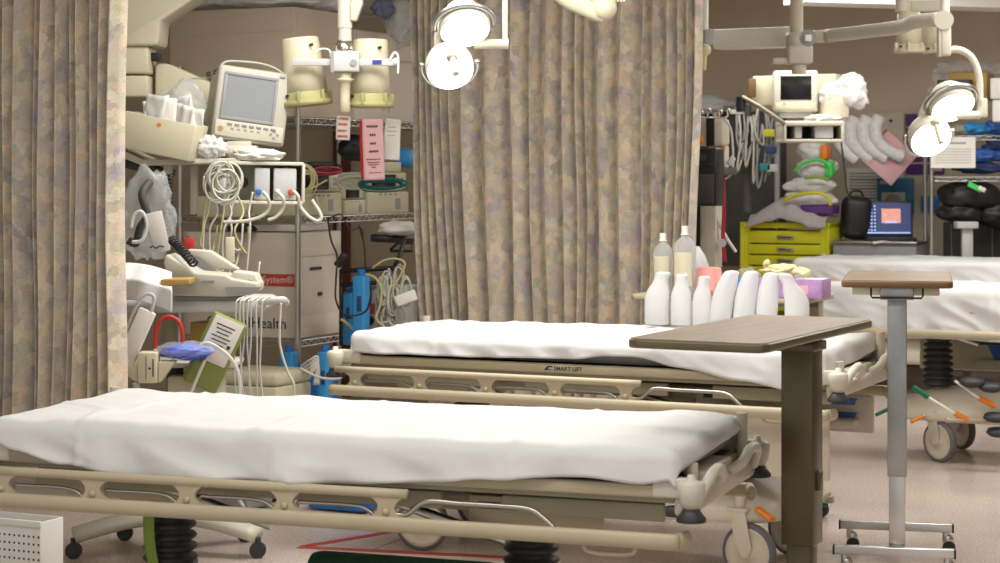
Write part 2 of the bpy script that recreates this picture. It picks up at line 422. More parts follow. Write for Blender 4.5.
# ---------------------------------------------------------------- curtains
def curtain(name, label, pA, pB, z0, z1, troughs, amp, gather, matk, group):
    """hung cloth; troughs are distances 0..1 where the folds pinch in; gather(v) pulls the ends at height v"""
    A, B = Vector(pA), Vector(pB); d = B - A; Lw = d.length
    tr = [0] + troughs + [1]; ns = []
    rnd = random.Random(3)
    for i in range(len(tr) - 1):
        k = max(8, int((tr[i + 1] - tr[i]) * Lw / .006)); k = min(k, 60)
        for j in range(k): ns.append((i, j / k))
    ns.append((len(tr) - 2, 1.0)); nu = len(ns); nv = 44
    b = MB(); vs = []; uv = []
    prof = []
    for (i, t) in ns:
        w = (tr[i + 1] - tr[i]) * Lw; s_ = tr[i] + (tr[i + 1] - tr[i]) * t
        A_ = min(amp, w * 1.0 + .015); y = -A_ * math.sin(PI * t) ** .75 + .010 * math.sin(s_ * 37 + 1)
        if not ((i == 0 and t < .5) or (i == len(tr) - 2 and t > .5)): y += .055 * math.exp(-(min(t, 1 - t) * w / .007) ** 2)
        if w > .22: y += .25 * A_ * math.sin(PI * t * 3) ** 2
        xx = s_ * Lw + (.16 * w * math.sin(2 * PI * t) if w < .25 else 0)
        prof.append((xx, y))
    arc = [0]
    for k in range(1, nu): arc.append(arc[-1] + math.hypot(prof[k][0] - prof[k - 1][0], prof[k][1] - prof[k - 1][1]))
    for j in range(nv + 1):
        v = j / nv; z = z0 + (z1 - z0) * v
        g0, g1 = gather(v)
        for k in range(nu):
            x, y = prof[k]; s_ = x / Lw
            xx = g0 * (1 - s_) ** 2 + x + g1 * s_ ** 2
            n_ = noise.noise(Vector((x * 5, v * 2.5, 1.7))) * .018
            vs.append((xx + n_, y * (.85 + .25 * (1 - v)) + n_, z)); uv.append((arc[k], z))
    w = nu
    b._add(vs, [[j * w + i, j * w + i + 1, (j + 1) * w + i + 1, (j + 1) * w + i] for j in range(nv) for i in range(nu - 1)], True)
    t = Thing(name, label, 'curtain', (A.x, A.y, 0), math.atan2(d.y, d.x), group)
    t.add('cloth', b, matk, uv=uv, solid=.002)
    r = MB(); r.box((Lw / 2, 0, z1 + .03), (Lw + .1, .03, .03)); t.add('track', r, 'white')
    return t
def curt_px(px, b_):  # point on the line b = const seen at column px
    r = (px - 500) / F; d = b_ / (r * math.sin(TH) + math.cos(TH)); return Vector((r * d, d, 0))
Ac, Bc = curt_px(409, 8.5), curt_px(706, 8.5)
def tp(pxs, b_, A, B): return [((curt_px(p, b_) - A).length) / (B - A).length for p in pxs]
tr = tp([417, 425, 432, 440, 447, 457, 482, 508, 531, 545, 562, 577, 588, 600, 623, 646, 653, 667, 680, 690, 698], 8.5, Ac, Bc)
curtain('privacy_curtain', 'wide patterned privacy curtain hanging behind the second stretcher', Ac, Bc, .3, 2.66, tr, .115,
        lambda v: (.06 * (1 - v) ** 2 * 2 * (1 if v < .5 else 1) * 1.0, -.05 * (1 - v) * 1.2), 'curtain', 'patterned privacy curtains')
Al, Bl = curt_px(-45, 5.46), curt_px(131, 5.46)
tr = tp([-30, -18, -5, 8, 24, 41, 50, 63, 75, 84, 96, 107, 119], 5.46, Al, Bl)
curtain('privacy_curtain', 'narrow patterned privacy curtain at the left, beside the front stretcher', Al, Bl, .42, 2.66, tr, .09,
        lambda v: (0, -.035 * (1 - v)), 'curtain2', 'patterned privacy curtains')

# ---------------------------------------------------------------- stretchers
def wheel_caster(t, x, y, swiv, name='caster', pedal=None, R=.1):
    S = Matrix.Translation((x, y, 0)) @ Matrix.Rotation(swiv, 4, 'Z')
    f = MB(); f.T = S
    for s_ in (-1, 1):
        f.prism([(-.035, .245), (.03, .245), (.055, .12), (.045, .085), (.02, .085), (.0, .12)], s_ * .026 - .003, s_ * .026 + .003)
    f.box((-.002, 0, .245), (.075, .062, .012), .003); f.cyl((0, 0, .245), (0, 0, .30), .018); f.cyl((.035, -.034, R), (.035, .034, R), .008, seg=10)
    fo = t.add(name, f, 'beige_lt')
    w = MB(); w.T = S
    w.m = 0; w.lathe([(R - .016, -.017), (R - .004, -.016), (R, -.008), (R, .008), (R - .004, .016), (R - .016, .017)], (.035, 0, R), (0, 1, 0), 36, caps=False)
    w.m = 1; w.lathe([(.001, -.020), (.022, -.020), (.026, -.013), (R - .03, -.012), (R - .016, -.0175), (R - .015, .0175), (R - .03, .012), (.026, .013), (.022, .020), (.001, .020)], (.035, 0, R), (0, 1, 0), 36)
    t.add('wheel', w, ['greyrub', 'beige_lt'], fo)

def stretcher(label, loc, th, zt, base=0.0, rails=True, LX=.94, LY=.33, blue=1, near_text=None, wl=-.655, zk=1.0, tank=False):
    t = Thing('hospital_stretcher', label, 'hospital bed', (loc[0], loc[1], 0), -th, 'wheeled hospital stretchers')
    # mattress
    m = MB(); m.box((0, 0, zt - .04), (2 * LX, 2 * LY, .075), .025, seg=3); t.add('mattress', m, 'grey')
    # litter frame
    zf = zt - .105
    f = MB()
    for s_ in (-1, 1): f.box((0, s_ * (LY - .01), zf), (2 * LX + .02, .035, .045), .006)
    for x in (-LX, -.5, 0, .5, LX): f.box((x, 0, zf), (.04, 2 * LY, .04), .005)
    f.m = 1; f.box((0, 0, zf + .018), (2 * LX, 2 * LY - .04, .008))
    f.m = 0
    for x, w_ in ((-.62, .5), (.05, .55), (.7, .42)): f.box((x, -LY + .05, zf - .055), (w_, .02, .045), .004)
    f.m = 2
    for x in (-.33, .33): f.cyl((x - .2, -LY + .08, zf - .06), (x + .15, -LY + .1, zf - .16), .013, seg=10)
    t.add('litter_frame', f, ['beige_dk', 'darkgrey', 'steel'])
    # long side beam
    for s_ in (-1, 1):
        g = MB(); g.box((.0, s_ * (LY + .025), zt - .095), (2 * LX - .02, .022, .034), .006)
        o = t.add('side_beam', g, 'beige')
        if s_ == -1 and near_text:
            text_mesh(near_text, .021, 'ink', 'lettering', o, (near_text_x, -LY - .025 - .0118, zt - .1015), bold=.0003)
            lg = MB(); lg.prism([(near_text_x - .040, zt - .102), (near_text_x - .024, zt - .086), (near_text_x - .010, zt - .086), (near_text_x - .004, zt - .091), (near_text_x - .020, zt - .091), (near_text_x - .025, zt - .097), (near_text_x - .004, zt - .102)], -LY - .0365, -LY - .035)
            t.add('emblem', lg, 'ink', o)
    # yoke / undercarriage
    y = MB(); y.box((base, 0, zf - .075), (1.5, .34, .05), .012)
    for x in (-.54, .54): y.box((base + x, 0, zf - .12), (.2, .24, .05), .012)
    y.box((base + .62, -.2, zf - .085), (.36, .02, .07), .004); y.box((base - .6, -.2, zf - .085), (.3, .02, .06), .004)
    y.m = 1
    for x in (.50, .6, .7): y.box((base + x, -.2105, zf - .075), (.06, .001, .018))
    t.add('undercarriage', y, ['beige', 'ink'])
    # bellows
    zb0, zb1 = .34 * zk, zf - .14
    for x in (-.54, .54):
        nb = max(3, int(round((zb1 - zb0) / .032))); pr = [(.001, zb0)]
        for k in range(nb):
            z = zb0 + (zb1 - zb0) * k / nb; h = (zb1 - zb0) / nb; w_ = .082 - .012 * k / nb
            pr += [(w_ - .022, z), (w_ - .006, z + h * .25), (w_, z + h * .5), (w_ - .006, z + h * .75)]
        pr += [(.055, zb1), (.001, zb1)]
        c = MB(); c.lathe(pr, (base + x, 0, 0), seg=28); bl = t.add('bellows', c, 'rubber')
        if zk < 1 and x < 0:
            c = MB(); c.grid(lambda u_, v_: (base + x - .035 + .035 * u_ + .02 * v_ ** 2, -.088 - .01 * math.sin(v_ * 3), zb1 - .01 - .19 * v_), 3, 8); t.add('hanging_tag', c, 'limegreen', bl, solid=.001, label='lime green tag')
    # base cover
    c = MB(); hs = []
    def cov(u_, v_):
        a = 2 * PI * u_; k = [(0, .345), (.45, .343), (.74, .325), (.93, .275), (1, .225), (.985, .20), (.9, .195), (0, .195)]
        i = min(int(v_ * 7 + 1e-6), 6); fr = v_ * 7 - i; r = k[i][0] * (1 - fr) + k[i + 1][0] * fr; z = k[i][1] * (1 - fr) + k[i + 1][1] * fr
        ca, sa = math.cos(a), math.sin(a); e = .42
        return (base + .76 * r * math.copysign(abs(ca) ** e, ca), .31 * r * math.copysign(abs(sa) ** e, sa), z * zk)
    c.grid(cov, 72, 7); t.add('base_cover', c, 'beige_lt')
    if blue:
        for s_ in ((-1, 1) if blue == 1 else (1,)):
            cb = base + (.05 if blue == 2 else .45)
            hz_ = (.23 if s_ < 0 else .14) if blue == 1 else .15; cz = (.485 if s_ < 0 else .53) if blue == 1 else .47
            g = MB(); g.box((cb, s_ * .295, cz), (1.0 if blue == 1 else 1.5, .02, hz_), .03); g.box((cb, s_ * .25, cz - .03), (.9, .09, .03), .01)
            o = t.add('side_shroud', g, 'beige_lt')
            g = MB(); yy = .283
            if blue == 2: g.prism([(cb - .40, .528), (cb + .40, .528), (cb + .375, .42), (cb - .35, .42)], yy - .002, yy + .002, .0015)
            elif s_ < 0: continue
            else:
                g.prism([(cb + .24, .585), (cb + .44, .585), (cb + .43, .56), (cb + .25, .56)], yy - .002, yy + .002, .0015)
                g.prism([(cb + .20, .535), (cb + .44, .535), (cb + .43, .515), (cb + .22, .515)], yy - .002, yy + .002, .0015)
            t.add('blue_panel', g, 'stryblue', o)
    if tank:
        g = MB(); g.lathe([(.001, 0), (.05, .008), (.056, .03), (.056, .50), (.045, .55), (.02, .58), (.02, .60), (.001, .60)], (base + tank[0], tank[1], tank[2]), (1, 0, 0), 24, sx=tank[3], sy=tank[3])
        o = t.add('oxygen_cylinder', g, 'dkgreen'); g = MB(); g.box((base + tank[0] + .62, tank[1], tank[2]), (.05, .04, .05), .008)
        g.cyl((base + tank[0] + .62, tank[1], tank[2]), (base + tank[0] + .62, tank[1], tank[2] + .05), .012); t.add('valve', g, 'steel', o)
    # casters
    for x, y_, sw in ((wl, -.255, -.55 if blue == 2 else .3), (wl, .255, -.7 if blue == 2 else .6), (.62, -.255, -.15), (.62, .255, -.4)):
        wheel_caster(t, base + x, y_, sw)
    # pedals
    for i, (x, y_, ang, cl) in enumerate(((-.80, -.30, 2.5, 'green'), (-.62, -.33, -.7, 'orange'), (.79, -.22, .9, 'orange'), (.84, .2, .3, 'green'))):
        g = MB(); dx, dy = math.cos(ang) * .0, 0
        sx = 1 if x > 0 else -1
        p0 = Vector((base + x * .88, y_ * .85, .22)); p1 = Vector((base + x - sx * .10, y_ - .06, .235 if i % 2 else .255)); p2 = p1 + Vector((sx * .06, -.02 if y_ < 0 else .05, -.03))
        g.m = 0; g.tube([p0, (p0 + p1) / 2, p1], .007, n=3); g.m = 1; g.tube([p1, (p1 + p2) / 2, p2], .012, n=2, flat=(.018, .009))
        t.add('brake_pedal', g, ['steel', cl])
    for x in (.25, .42) if blue != 2 else (.25, .42, .98):
        g = MB(); g.lathe([(.001, -.018), (.035, -.018), (.05, -.005), (.045, .01), (.02, .018), (.001, .018)], (base + x if x < .9 else base + .93, -.36 if x < .9 else -.1, .24), (0, 0, 1), 20, sx=1.2, sy=.7)
        g.box((base + x if x < .9 else base + .93, -.31 if x < .9 else -.06, .235), (.02, .1, .012), .003)
        t.add('foot_pedal', g, 'rubber')
    # side rails folded down
    KX = Matrix.Diagonal((LX / .94, 1, 1, 1))
    for s_ in (-1, 1):
        yr = s_ * (LY + .075); zu = zt - .130; zl = zt - .206
        g = MB(); g.T = KX
        # lower bar with rounded ends turning in
        g.tube([(-1.02, yr - s_ * .04, zl), (-1.0, yr, zl), (-.93, yr + s_ * .01, zl), (-.3, yr + s_ * .01, zl), (.3, yr + s_ * .01, zl), (.91, yr + s_ * .01, zl), (.97, yr, zl), (.985, yr - s_ * .05, zl)], .02, n=5, seg=12, flat=(.013, .020))
        rail = t.add('side_rail', g, 'beige')
        if blue == 2 and s_ == -1: continue
        g = MB(); g.T = KX; g.tube([(-.985, yr, zu), (-.6, yr, zu), (0, yr, zu), (.28, yr, zu)], .0125, n=2, seg=12)
        t.add('top_bar', g, 'beige', rail)
        for x in (-.895, -.615, -.335, -.055, .225):
            g = MB(); g.T = KX; o_ = []
            for k in range(9):
                tt = k / 8; hw = .022 + .030 * (2 * abs(tt - .5)) ** 2.2; o_.append((x - hw, zl + .012 + (zu - zl - .018) * tt))
            for k in range(9):
                tt = 1 - k / 8; hw = .022 + .030 * (2 * abs(tt - .5)) ** 2.2; o_.append((x + hw, zl + .012 + (zu - zl - .018) * tt))
            g.prism(o_, yr - .007, yr + .007); g.lathe([(.001, -.004), (.009, -.003), (.009, .003)], (x, yr + s_ * .009, zl + .03), (0, -s_, 0), 12)
            t.add('rail_post', g, 'beige', rail)
        for x in (-.755, -.475, -.195, .085):
            g = MB(); g.T = KX; z1 = zl + .032; g.tube([(x - .115, yr - s_ * .012, z1 - .02), (x - .11, yr - s_ * .012, z1 + .005), (x - .08, yr - s_ * .012, z1 + .006), (x + .04, yr - s_ * .012, z1 + .006), (x + .085, yr - s_ * .012, z1 - .005), (x + .115, yr - s_ * .012, zl)], .005, n=5, seg=8)
            t.add('rail_rod', g, 'rod', rail)
        g = MB(); g.T = KX; z1 = zl + .06
        g.tube([(.245, yr, zl + .024), (.28, yr, zl + .026), (.33, yr, z1), (.42, yr, z1), (.52, yr, z1), (.60, yr, z1 - .003), (.64, yr, zl + .035), (.68, yr, zl + .0)], .0068, n=5, seg=10)
        t.add('latch_rod', g, 'rod', rail)
        g = MB(); g.T = KX; g.tube([(.74, yr, zl - .02), (.75, yr, zl - .035), (.80, yr, zl - .04), (.86, yr, zl - .035), (.87, yr, zl - .02)], .006, n=4)
        t.add('loop_handle', g, 'beige', rail)
    # corner bumpers
    for sx in (-1, 1):
        for sy in (-1, 1):
            x, y_ = sx * (LX + .06), sy * (LY + .045)
            g = MB(); zc = zt - .095
            g.lathe([(.001, .046), (.009, .046), (.011, .034), (.026, .030), (.033, .024), (.032, 0), (.027, -.022), (.020, -.034), (.001, -.034)], (x, y_, zc), seg=20)
            g.box((x - sx * .05, y_ - sy * .02, zc + .01), (.10, .03, .05), .006)
            o = t.add('bumper', g, 'offwhite')
            g = MB(); g.lathe([(.001, -.034), (.020, -.034), (.026, -.046), (.036, -.058), (.036, -.066), (.001, -.068)], (x, y_, zc), seg=20)
            t.add('bumper_cone', g, 'rubber', o)
    # push handles and end frame
    for sy in (-1, 1):
        g = MB(); x = LX + .06
        g.tube([(x, sy * (LY - .02), zt - .12), (x + .02, sy * (LY - .06), zt - .07), (x + .02, sy * (LY - .15), zt - .06), (x + .01, sy * (LY - .22), zt - .09), (x - .05, sy * (LY - .24), zt - .12)], .014, n=5, seg=12)
        t.add('push_handle', g, 'offwhite')
        g = MB(); g.tube([(-x, sy * (LY - .02), zt - .15), (-x - .015, sy * (LY - .06), zt - .10), (-x, sy * (LY - .2), zt - .11)], .013, n=4, seg=10)
        t.add('push_handle', g, 'offwhite')
    for sx in (-1, 1):
        g = MB(); g.box((sx * (LX + .035), 0, zt - .13), (.045, 2 * LY + .06, .05), .01)
        g.cyl((sx * (LX + .03), LY - .02, zt - .13), (sx * (LX + .03), LY - .02, zt + .02), .016, seg=14)
        g.cyl((sx * (LX + .03), -LY + .08, zt - .13), (sx * (LX + .03), -LY + .08, zt - .04), .016, seg=14)
        g.box((sx * (LX + .01), 0, zt - .09), (.06, .3, .03), .008)
        t.add('end_bar', g, 'beige_lt')
    return t

near_text_x = -.075
U = lambda th: Vector((math.cos(th), -math.sin(th), 0)); N = lambda th: Vector((math.sin(th), math.cos(th), 0))

def sheet(name, label, loc, th, zt, drape, endR, endL, LX=.94, LY=.33, creases=(), seed=0, far=.11, hump=None):
    """bed sheet over a mattress: drape(x) = hang on the near side, endR/endL(y) = hang over the ends (y from -1 near to 1 far)"""
    b = MB(); nu, nv = 220, 110; g = .042
    LXo, LYo = LX + g, LY + g
    def fn(u_, v_):
        yn = v_ * 2 - 1
        # parametric flat coordinates
        eR = endR(yn); eL = endL(yn)
        tot0, tot1 = -LXo - eL, LXo + eR
        p = tot0 + (tot1 - tot0) * u_
        xcl = max(-LXo, min(LXo, p))
        dn = drape(xcl / LXo)
        # near corner: shorten towards ends if p beyond the mattress
        q = (-LYo - dn) + (2 * LYo + dn + far) * v_
        rr = .03; ex = max(0, abs(p) - (LXo - rr)); ey = max(0, abs(q) - (LYo - rr))
        sx = 1 if p > 0 else -1; sy = 1 if q > 0 else -1
        x, y = max(-LXo + rr, min(LXo - rr, p)), max(-LYo + rr, min(LYo - rr, q))
        e = math.hypot(ex, ey); z = zt + .006
        if e > 0:
            # roll over a rounded edge then hang
            if e < rr * 1.57: a = e / rr; out = rr * math.sin(a); dz = rr * (1 - math.cos(a))
            else: out = rr; dz = rr + (e - rr * 1.57)
            x += sx * out * ex / e; y += sy * out * ey / e
            z -= dz
            flare = min(1, max(0, e - .03) / .1)
            w = (noise.noise(Vector((x * 7 + seed, y * 7, 3))) * .018 + .010 * (1 - 3 * abs(noise.noise(Vector((p * 6 + z * 9, q * 7, seed)))))) * flare + .004 * math.sin(x * 31 + seed) * flare
            n2 = noise.noise(Vector((p * 3.1 + seed, q * 9, 9))) * .012 * flare + .012 * flare
            y += sy * (w + n2) * (ey / e); x += sx * (w + n2) * (ex / e)
        # long soft rolls on top
        wr = noise.noise(Vector((p * 2.2 + seed, q * 5, 0))) * .010 + abs(noise.noise(Vector((p * 5 + q * 4, q * 6 - p * 3, seed)))) * .008
        wr += noise.noise(Vector((p * 14, q * 12, seed))) * .0028 + .006 * max(0, 1 - 9 * abs(noise.noise(Vector((p * 1.6 + q * 1.5, q * 2.2 - p * .8, seed + 4)))))
        edge = min(1, (LXo - abs(max(-LXo, min(LXo, p)))) / .12 + .25)
        z += wr * (1 - .6 * min(1, e / .05))
        for (cx, h_) in creases: z += h_ * math.exp(-((p - cx) / .012) ** 2) * max(0, 1 - e / .05)
        if e > .05:
            for (cx, h_) in creases: y += sy * h_ * math.exp(-((p - cx) / .012) ** 2)
        if hump: z += hump(p, q)
        return (x, y, z)
    b.grid(fn, nu, nv)
    return single(name, label, 'bed sheet', b, 'sheet', (loc[0], loc[1], 0), -th, 'white sheets on the stretchers', solid=.002)

def lerp(pts, x):
    if x <= pts[0][0]: return pts[0][1]
    for (a, b_), (c, d) in zip(pts, pts[1:]):
        if x <= c: tt = (x - a) / (c - a); tt = tt * tt * (3 - 2 * tt); return b_ + (d - b_) * tt
    return pts[-1][1]

TH1, TH2, TH3 = math.radians(19.5), math.radians(25.0), math.radians(25)
C1 = Vector((-.36, 5.47, 0)); C2 = Vector((.36, 7.43, 0)) + U(TH2) * .06; C3 = Vector((2.58, 9.82, 0)); C4 = Vector((2.92, 12.75, 0))
stretcher('beige wheeled stretcher in the foreground with its side rail folded down', C1, TH1, .74, base=-.07, zk=.72, blue=0, tank=(.0, -.22, .36, 1))
sheet('bed_sheet', 'white sheet on the foreground stretcher, nearest the camera', C1, TH1, .74,
      lambda x: lerp([(-1, .04), (-.9, .07), (-.75, .10), (-.5, .125), (-.2, .118), (0, .113), (.25, .10), (.5, .078), (.75, .062), (.9, .072), (1, .06)], x) + .006 * noise.noise(Vector((x * 9, 1, 1))),
      lambda y: lerp([(-1, .035), (-.5, .03), (.6, .02), (1, .008)], y), lambda y: lerp([(-1, .16), (0, .13), (1, .07)], y), creases=((-.68, .006), (-.1, .004), (.55, .005)), seed=2.3, LX=.925)
stretcher('beige wheeled stretcher in the middle, between the front stretcher and the wide curtain', C2, TH2, .81, base=-.04, near_text='SMART LIFT', blue=1, LX=.90)
sheet('bed_sheet', 'white sheet on the middle stretcher, under the plastic urinals', C2, TH2, .81,
      lambda x: lerp([(-1, .06), (-.92, .062), (-.5, .06), (-.15, .054), (0.0, .052), (.15, .035), (.27, .035), (.42, .065), (.7, .10), (.88, .125), (1, .09)], x) + .003 * noise.noise(Vector((x * 9, 1, 5))),
      lambda y: lerp([(-1, .07), (-.5, .07), (.6, .04), (1, .02)], y), lambda y: lerp([(-1, .10), (-.7, .09), (-.5, .03), (1, .02)], y), creases=((-.55, .004), (.0, .003)), seed=7.1, LX=.865)
t3 = stretcher('beige wheeled stretcher behind the small overbed table, with a blue side panel', C3, TH3, .84, base=.11, wl=-.50, blue=2, tank=(-.42, .16, .565, .45))
for pts, m_, nm in (([(913, 387), (928, 397)], 'green', 'brake_grip'), ([(928, 397), (956, 414)], 'white', 'brake_lever'), ([(955, 413), (968, 421)], 'orange', 'brake_grip'),
                    ([(955, 381), (979, 398)], 'white', 'brake_lever'), ([(979, 398), (995, 406)], 'orange', 'brake_grip'), ([(946, 420), (1000, 420)], 'beige', 'brake_bar')):
    g = t3.wmb(); a_, b_ = (W(*q, 9.42) for q in pts); g.cyl(a_, b_, {'white': .006, 'beige': .012}.get(m_, .014), seg=10); t3.add(nm, g, m_)
for (x_, y_) in ((972, 382), (991, 387), (996, 417), (999, 432)):
    g = t3.wmb(); g.lathe([(.001, -.02), (.04, -.018), (.055, -.004), (.05, .012), (.02, .02), (.001, .02)], W(x_, y_, 9.4), (0, -.3, 1), 18, sx=1.1, sy=.7); t3.add('foot_pedal', g, 'rubber')
sheet('bed_sheet', 'white sheet on the raised stretcher directly behind the small overbed table', C3, TH3, .84,
      lambda x: .235 + .01 * math.sin(x * 5), lambda y: .1, lambda y: lerp([(-1, .17), (0, .1), (1, .08)], y), creases=((-.1, .004), (.5, .004)), seed=11)
stretcher('wheeled stretcher farthest away at the right, in front of the yellow cabinet', C4, TH3, .84)
sheet('bed_sheet', 'white sheet on the farthest stretcher, below the laptop', C4, TH3, .84,
      lambda x: .19, lambda y: .1, lambda y: lerp([(-1, .15), (0, .12), (1, .1)], y), seed=17)
# ---------------------------------------------------------------- overbed tables
def rounded(x0, x1, y0, y1, r, n=5):
    o = []
    for cx, cy, a0 in ((x1 - r, y1 - r, 0), (x0 + r, y1 - r, 90), (x0 + r, y0 + r, 180), (x1 - r, y0 + r, 270)):
        for k in range(n + 1):
            a = math.radians(a0 + 90 * k / n); o.append((cx + r * math.cos(a), cy + r * math.sin(a)))
    return o
t = Thing('overbed_table', 'large brown overbed table in the foreground with a thick dark column', 'overbed table', (.800, 5.30, 0), -math.radians(27), 'overbed tables')
Tx, Ty = -.112, -.035
g = MB(); g.plate(rounded(Tx - .186, Tx + .186, Ty - .465, Ty + .465, .035, 2), .976, .999, .006); top = t.add('table_top', g, 'bronze_edge')
g = MB(); g.plate(rounded(Tx - .180, Tx + .180, Ty - .459, Ty + .459, .032), .9985, 1.0005); t.add('laminate', g, 'laminate', top)
g = MB(); g.box((0, 0, .70), (.088, .085, .54), .004); g.box((-.10, 0, .955), (.30, .12, .025), .004); t.add('outer_column', g, 'bronze')
g = MB(); g.box((0, 0, .25), (.066, .062, .42), .003); t.add('inner_column', g, 'bronze')
for y in (-.25, .25):
    g = MB(); g.box((-.12, y, .075), (.62, .05, .03), .005); t.add('foot', g, 'bronze')
    for x in (-.40, .16):
        g = MB(); g.cyl((x, y - .012, .03), (x, y + .012, .03), .029, seg=20); g.cyl((x, y, .04), (x, y, .065), .01); t.add('caster', g, 'rubber')
g = MB(); g.box((0, 0, .075), (.06, .55, .035), .005); t.add('spine', g, 'bronze')
g = MB(); g.box((.048, .0, .60), (.012, .03, .05), .002); t.add('bolt', g, 'bronze')

t = Thing('overbed_table', 'small overbed table with a slim steel column and brown top, right of the large one', 'overbed table', (1.390, 7.0, 0), -math.radians(12), 'overbed tables')
g = MB(); g.plate(rounded(-.190, .190, -.095, .60, .02, 2), 1.012, 1.036, .005); top = t.add('table_top', g, 'brown')
mk('brown_laminate', (.17, .115, .075), .55, var=.15)
g = MB(); g.plate(rounded(-.184, .184, -.089, .594, .02), 1.0355, 1.0375); t.add('laminate', g, 'brown_laminate', top)
g = MB(); g.box((-.005, .24, 0.997), (.30, .55, .028), .004); t.add('channel', g, 'cream')
g = MB(); g.box((0, -.045, .992), (.115, .05, .045), .003); g.cyl((-.035, -.072, 1.002), (-.035, -.068, 1.002), .008); g.cyl((.035, -.072, 1.002), (.035, -.068, 1.002), .008); t.add('bracket', g, 'bluesteel')
g = MB(); zz = -.078
g.tube([(-.088, zz, 1.012), (-.088, zz, .985), (-.084, zz, .977), (.084, zz, .977), (.088, zz, .985), (.088, zz, 1.012)], .0035, n=1); t.add('release_loop', g, 'black')
g = MB(); g.box((0, 0, .665), (.066, .05, .63), .003); t.add('outer_column', g, 'bluesteel')
g = MB(); g.box((0, 0, .23), (.056, .042, .30), .002); t.add('inner_column', g, 'steel')
for y in (-.055, .45):
    g = MB(); g.box((-.01, y, .095), (.41, .035, .03), .003); ft = t.add('foot', g, 'steel')
    g = MB(); g.box((-.217, y, .095), (.006, .037, .032), .001); t.add('end_cap', g, 'black', ft); g = MB(); g.box((.197, y, .095), (.006, .037, .032), .001); t.add('end_cap', g, 'black', ft)
    for x in (-.18, .17):
        g = MB(); g.cyl((x, y, .055), (x, y, .08), .012); g.ball((x + .008, y, .052), .021, 1, .8, 1); cs = t.add('caster', g, 'steel')
        g = MB(); g.cyl((x + .012, y - .019, .024), (x + .012, y + .019, .024), .0238, seg=18); t.add('wheel', g, 'black', cs)
g = MB(); g.box((0, .2, .095), (.04, .5, .028), .003); t.add('spine', g, 'steel')

BT = .914
t = Thing('overbed_table', 'beige overbed table between the middle stretcher and the curtain, holding bottles and gloves', 'overbed table', (1.20, 7.84, 0), -TH, 'overbed tables')
g = MB(); g.plate(rounded(-.74, 0, 0, .42, .02), BT - .022, BT, .005); t.add('table_top', g, 'beige')
g = MB(); g.box((-.03, .24, .50), (.045, .07, .80), .004); g.box((-.2, .24, BT - .035), (.38, .07, .025), .003); t.add('column', g, 'beige_dk')
for y in (.1, .36):
    g = MB(); g.box((-.34, y, .075), (.70, .04, .03), .005); t.add('foot', g, 'beige_dk')
    for x in (-.64, -.04):
        g = MB(); g.cyl((x, y - .012, .03), (x, y + .012, .03), .029, seg=16); g.cyl((x, y, .03), (x, y, .065), .008); t.add('caster', g, 'rubber')
g = MB(); g.box((-.03, .23, .09), (.05, .3, .03), .005); t.add('spine', g, 'beige_dk')

# ---------------------------------------------------------------- bottles and gloves on the beige table
def saline(px, d, h, w, label):
    t = Thing('saline_bottle', label, 'bottle', (*W(px, 0, d).xy, BT + .001), -TH, 'tall saline bottles')
    r = w / 2; b = MB(); loft(b, [(0, 0, 0, r * .92, r * .7), (0, 0, .006, r, r * .78), (0, 0, h * .35, r * .97, r * .75), (0, 0, h * .37, r, r * .78), (0, 0, h * .70, r, r * .78), (0, 0, h * .76, r * .9, r * .7), (0, 0, h * .82, r * .5, r * .45), (0, 0, h * .86, .012, .012), (0, 0, h * .9, .012, .012)], 28)
    t.add('bottle', b, 'clearplastic')
    b = MB(); b.cyl((0, 0, h * .885), (0, 0, h), .0135, seg=18); b.cyl((0, 0, h * .87), (0, 0, h * .89), .017, seg=18); t.add('cap', b, 'white')
    b = MB(); b.grid(lambda u_, v_: ((r + .0005) * math.sin(-.9 + 1.8 * u_), -(r * .78 + .0006) * math.cos(-.9 + 1.8 * u_), h * (.15 + .48 * v_)), 14, 2); t.add('label', b, 'cream', label='pale cream label')
saline(663, 8.08, .250, .080, 'shorter clear saline bottle at the left end of the beige table')
saline(685, 7.98, .282, .092, 'tallest clear saline bottle on the beige table, beside the shorter one')
b = MB(); b.lathe([(.001, .112), (.044, .112), (.050, .106), (.058, .035), (.068, .028), (.068, .018), (.064, .0), (.06, .0), (.058, .02), (.001, .10)], seg=32)
single('wash_basin', 'small pink plastic basin turned upside down behind the urinals', 'basin', b, 'pinkbasin', (*W(709, 0, 8.08).xy, BT + .001))
p = W(755, 0, 7.93)
t = Thing('glove_box', 'lilac box of disposable gloves on the beige table', 'box', (p.x, p.y, BT + .001), -TH)
Lg = run(755, 7.93, 822)
b = MB(); b.box((Lg / 2, .065, .038), (Lg, .13, .075), .002); t.add('carton', b, 'lilac')
b = MB(); b.box((Lg * .78, .065, .0755), (Lg * .4, .10, .002)); t.add('label', b, 'inkwhite'); b = MB(); b.box((Lg * .62, -.0006, .035), (Lg * .35, .001, .035)); t.add('side_label', b, 'softpink')
b = MB(); b.lump((.085, .06, .108), .042, (1.7, 1.0, .5), .8, 2.6, 3, 4); b.tube([(.13, .05, .1), (.17, .03, .105), (.20, .02, .09)], .012, n=3); b.tube([(.04, .05, .11), (.03, .04, .13), (.045, .03, .14)], .012, n=3); b.tube([(.12, .08, .1), (.16, .09, .11), (.2, .08, .1)], .011, n=3)
single('disposable_gloves', 'crumpled pale yellow gloves on top of the lilac box', 'gloves', b, 'glove', (p.x, p.y, BT + .001))
b = MB(); b.lump((0, 0, .055), .045, (1.1, .9, 1.0), .5, 2.2, 11, 3); 
single('plastic_bag', 'clear plastic bag crumpled left of the lilac glove box', 'bag', b, 'bagplastic', (*W(748, 0, 8.22).xy, BT + .003))
b = MB(); b.lump((0, 0, .032), .042, (1.3, .9, .8), .6, 2.2, 5, 3)
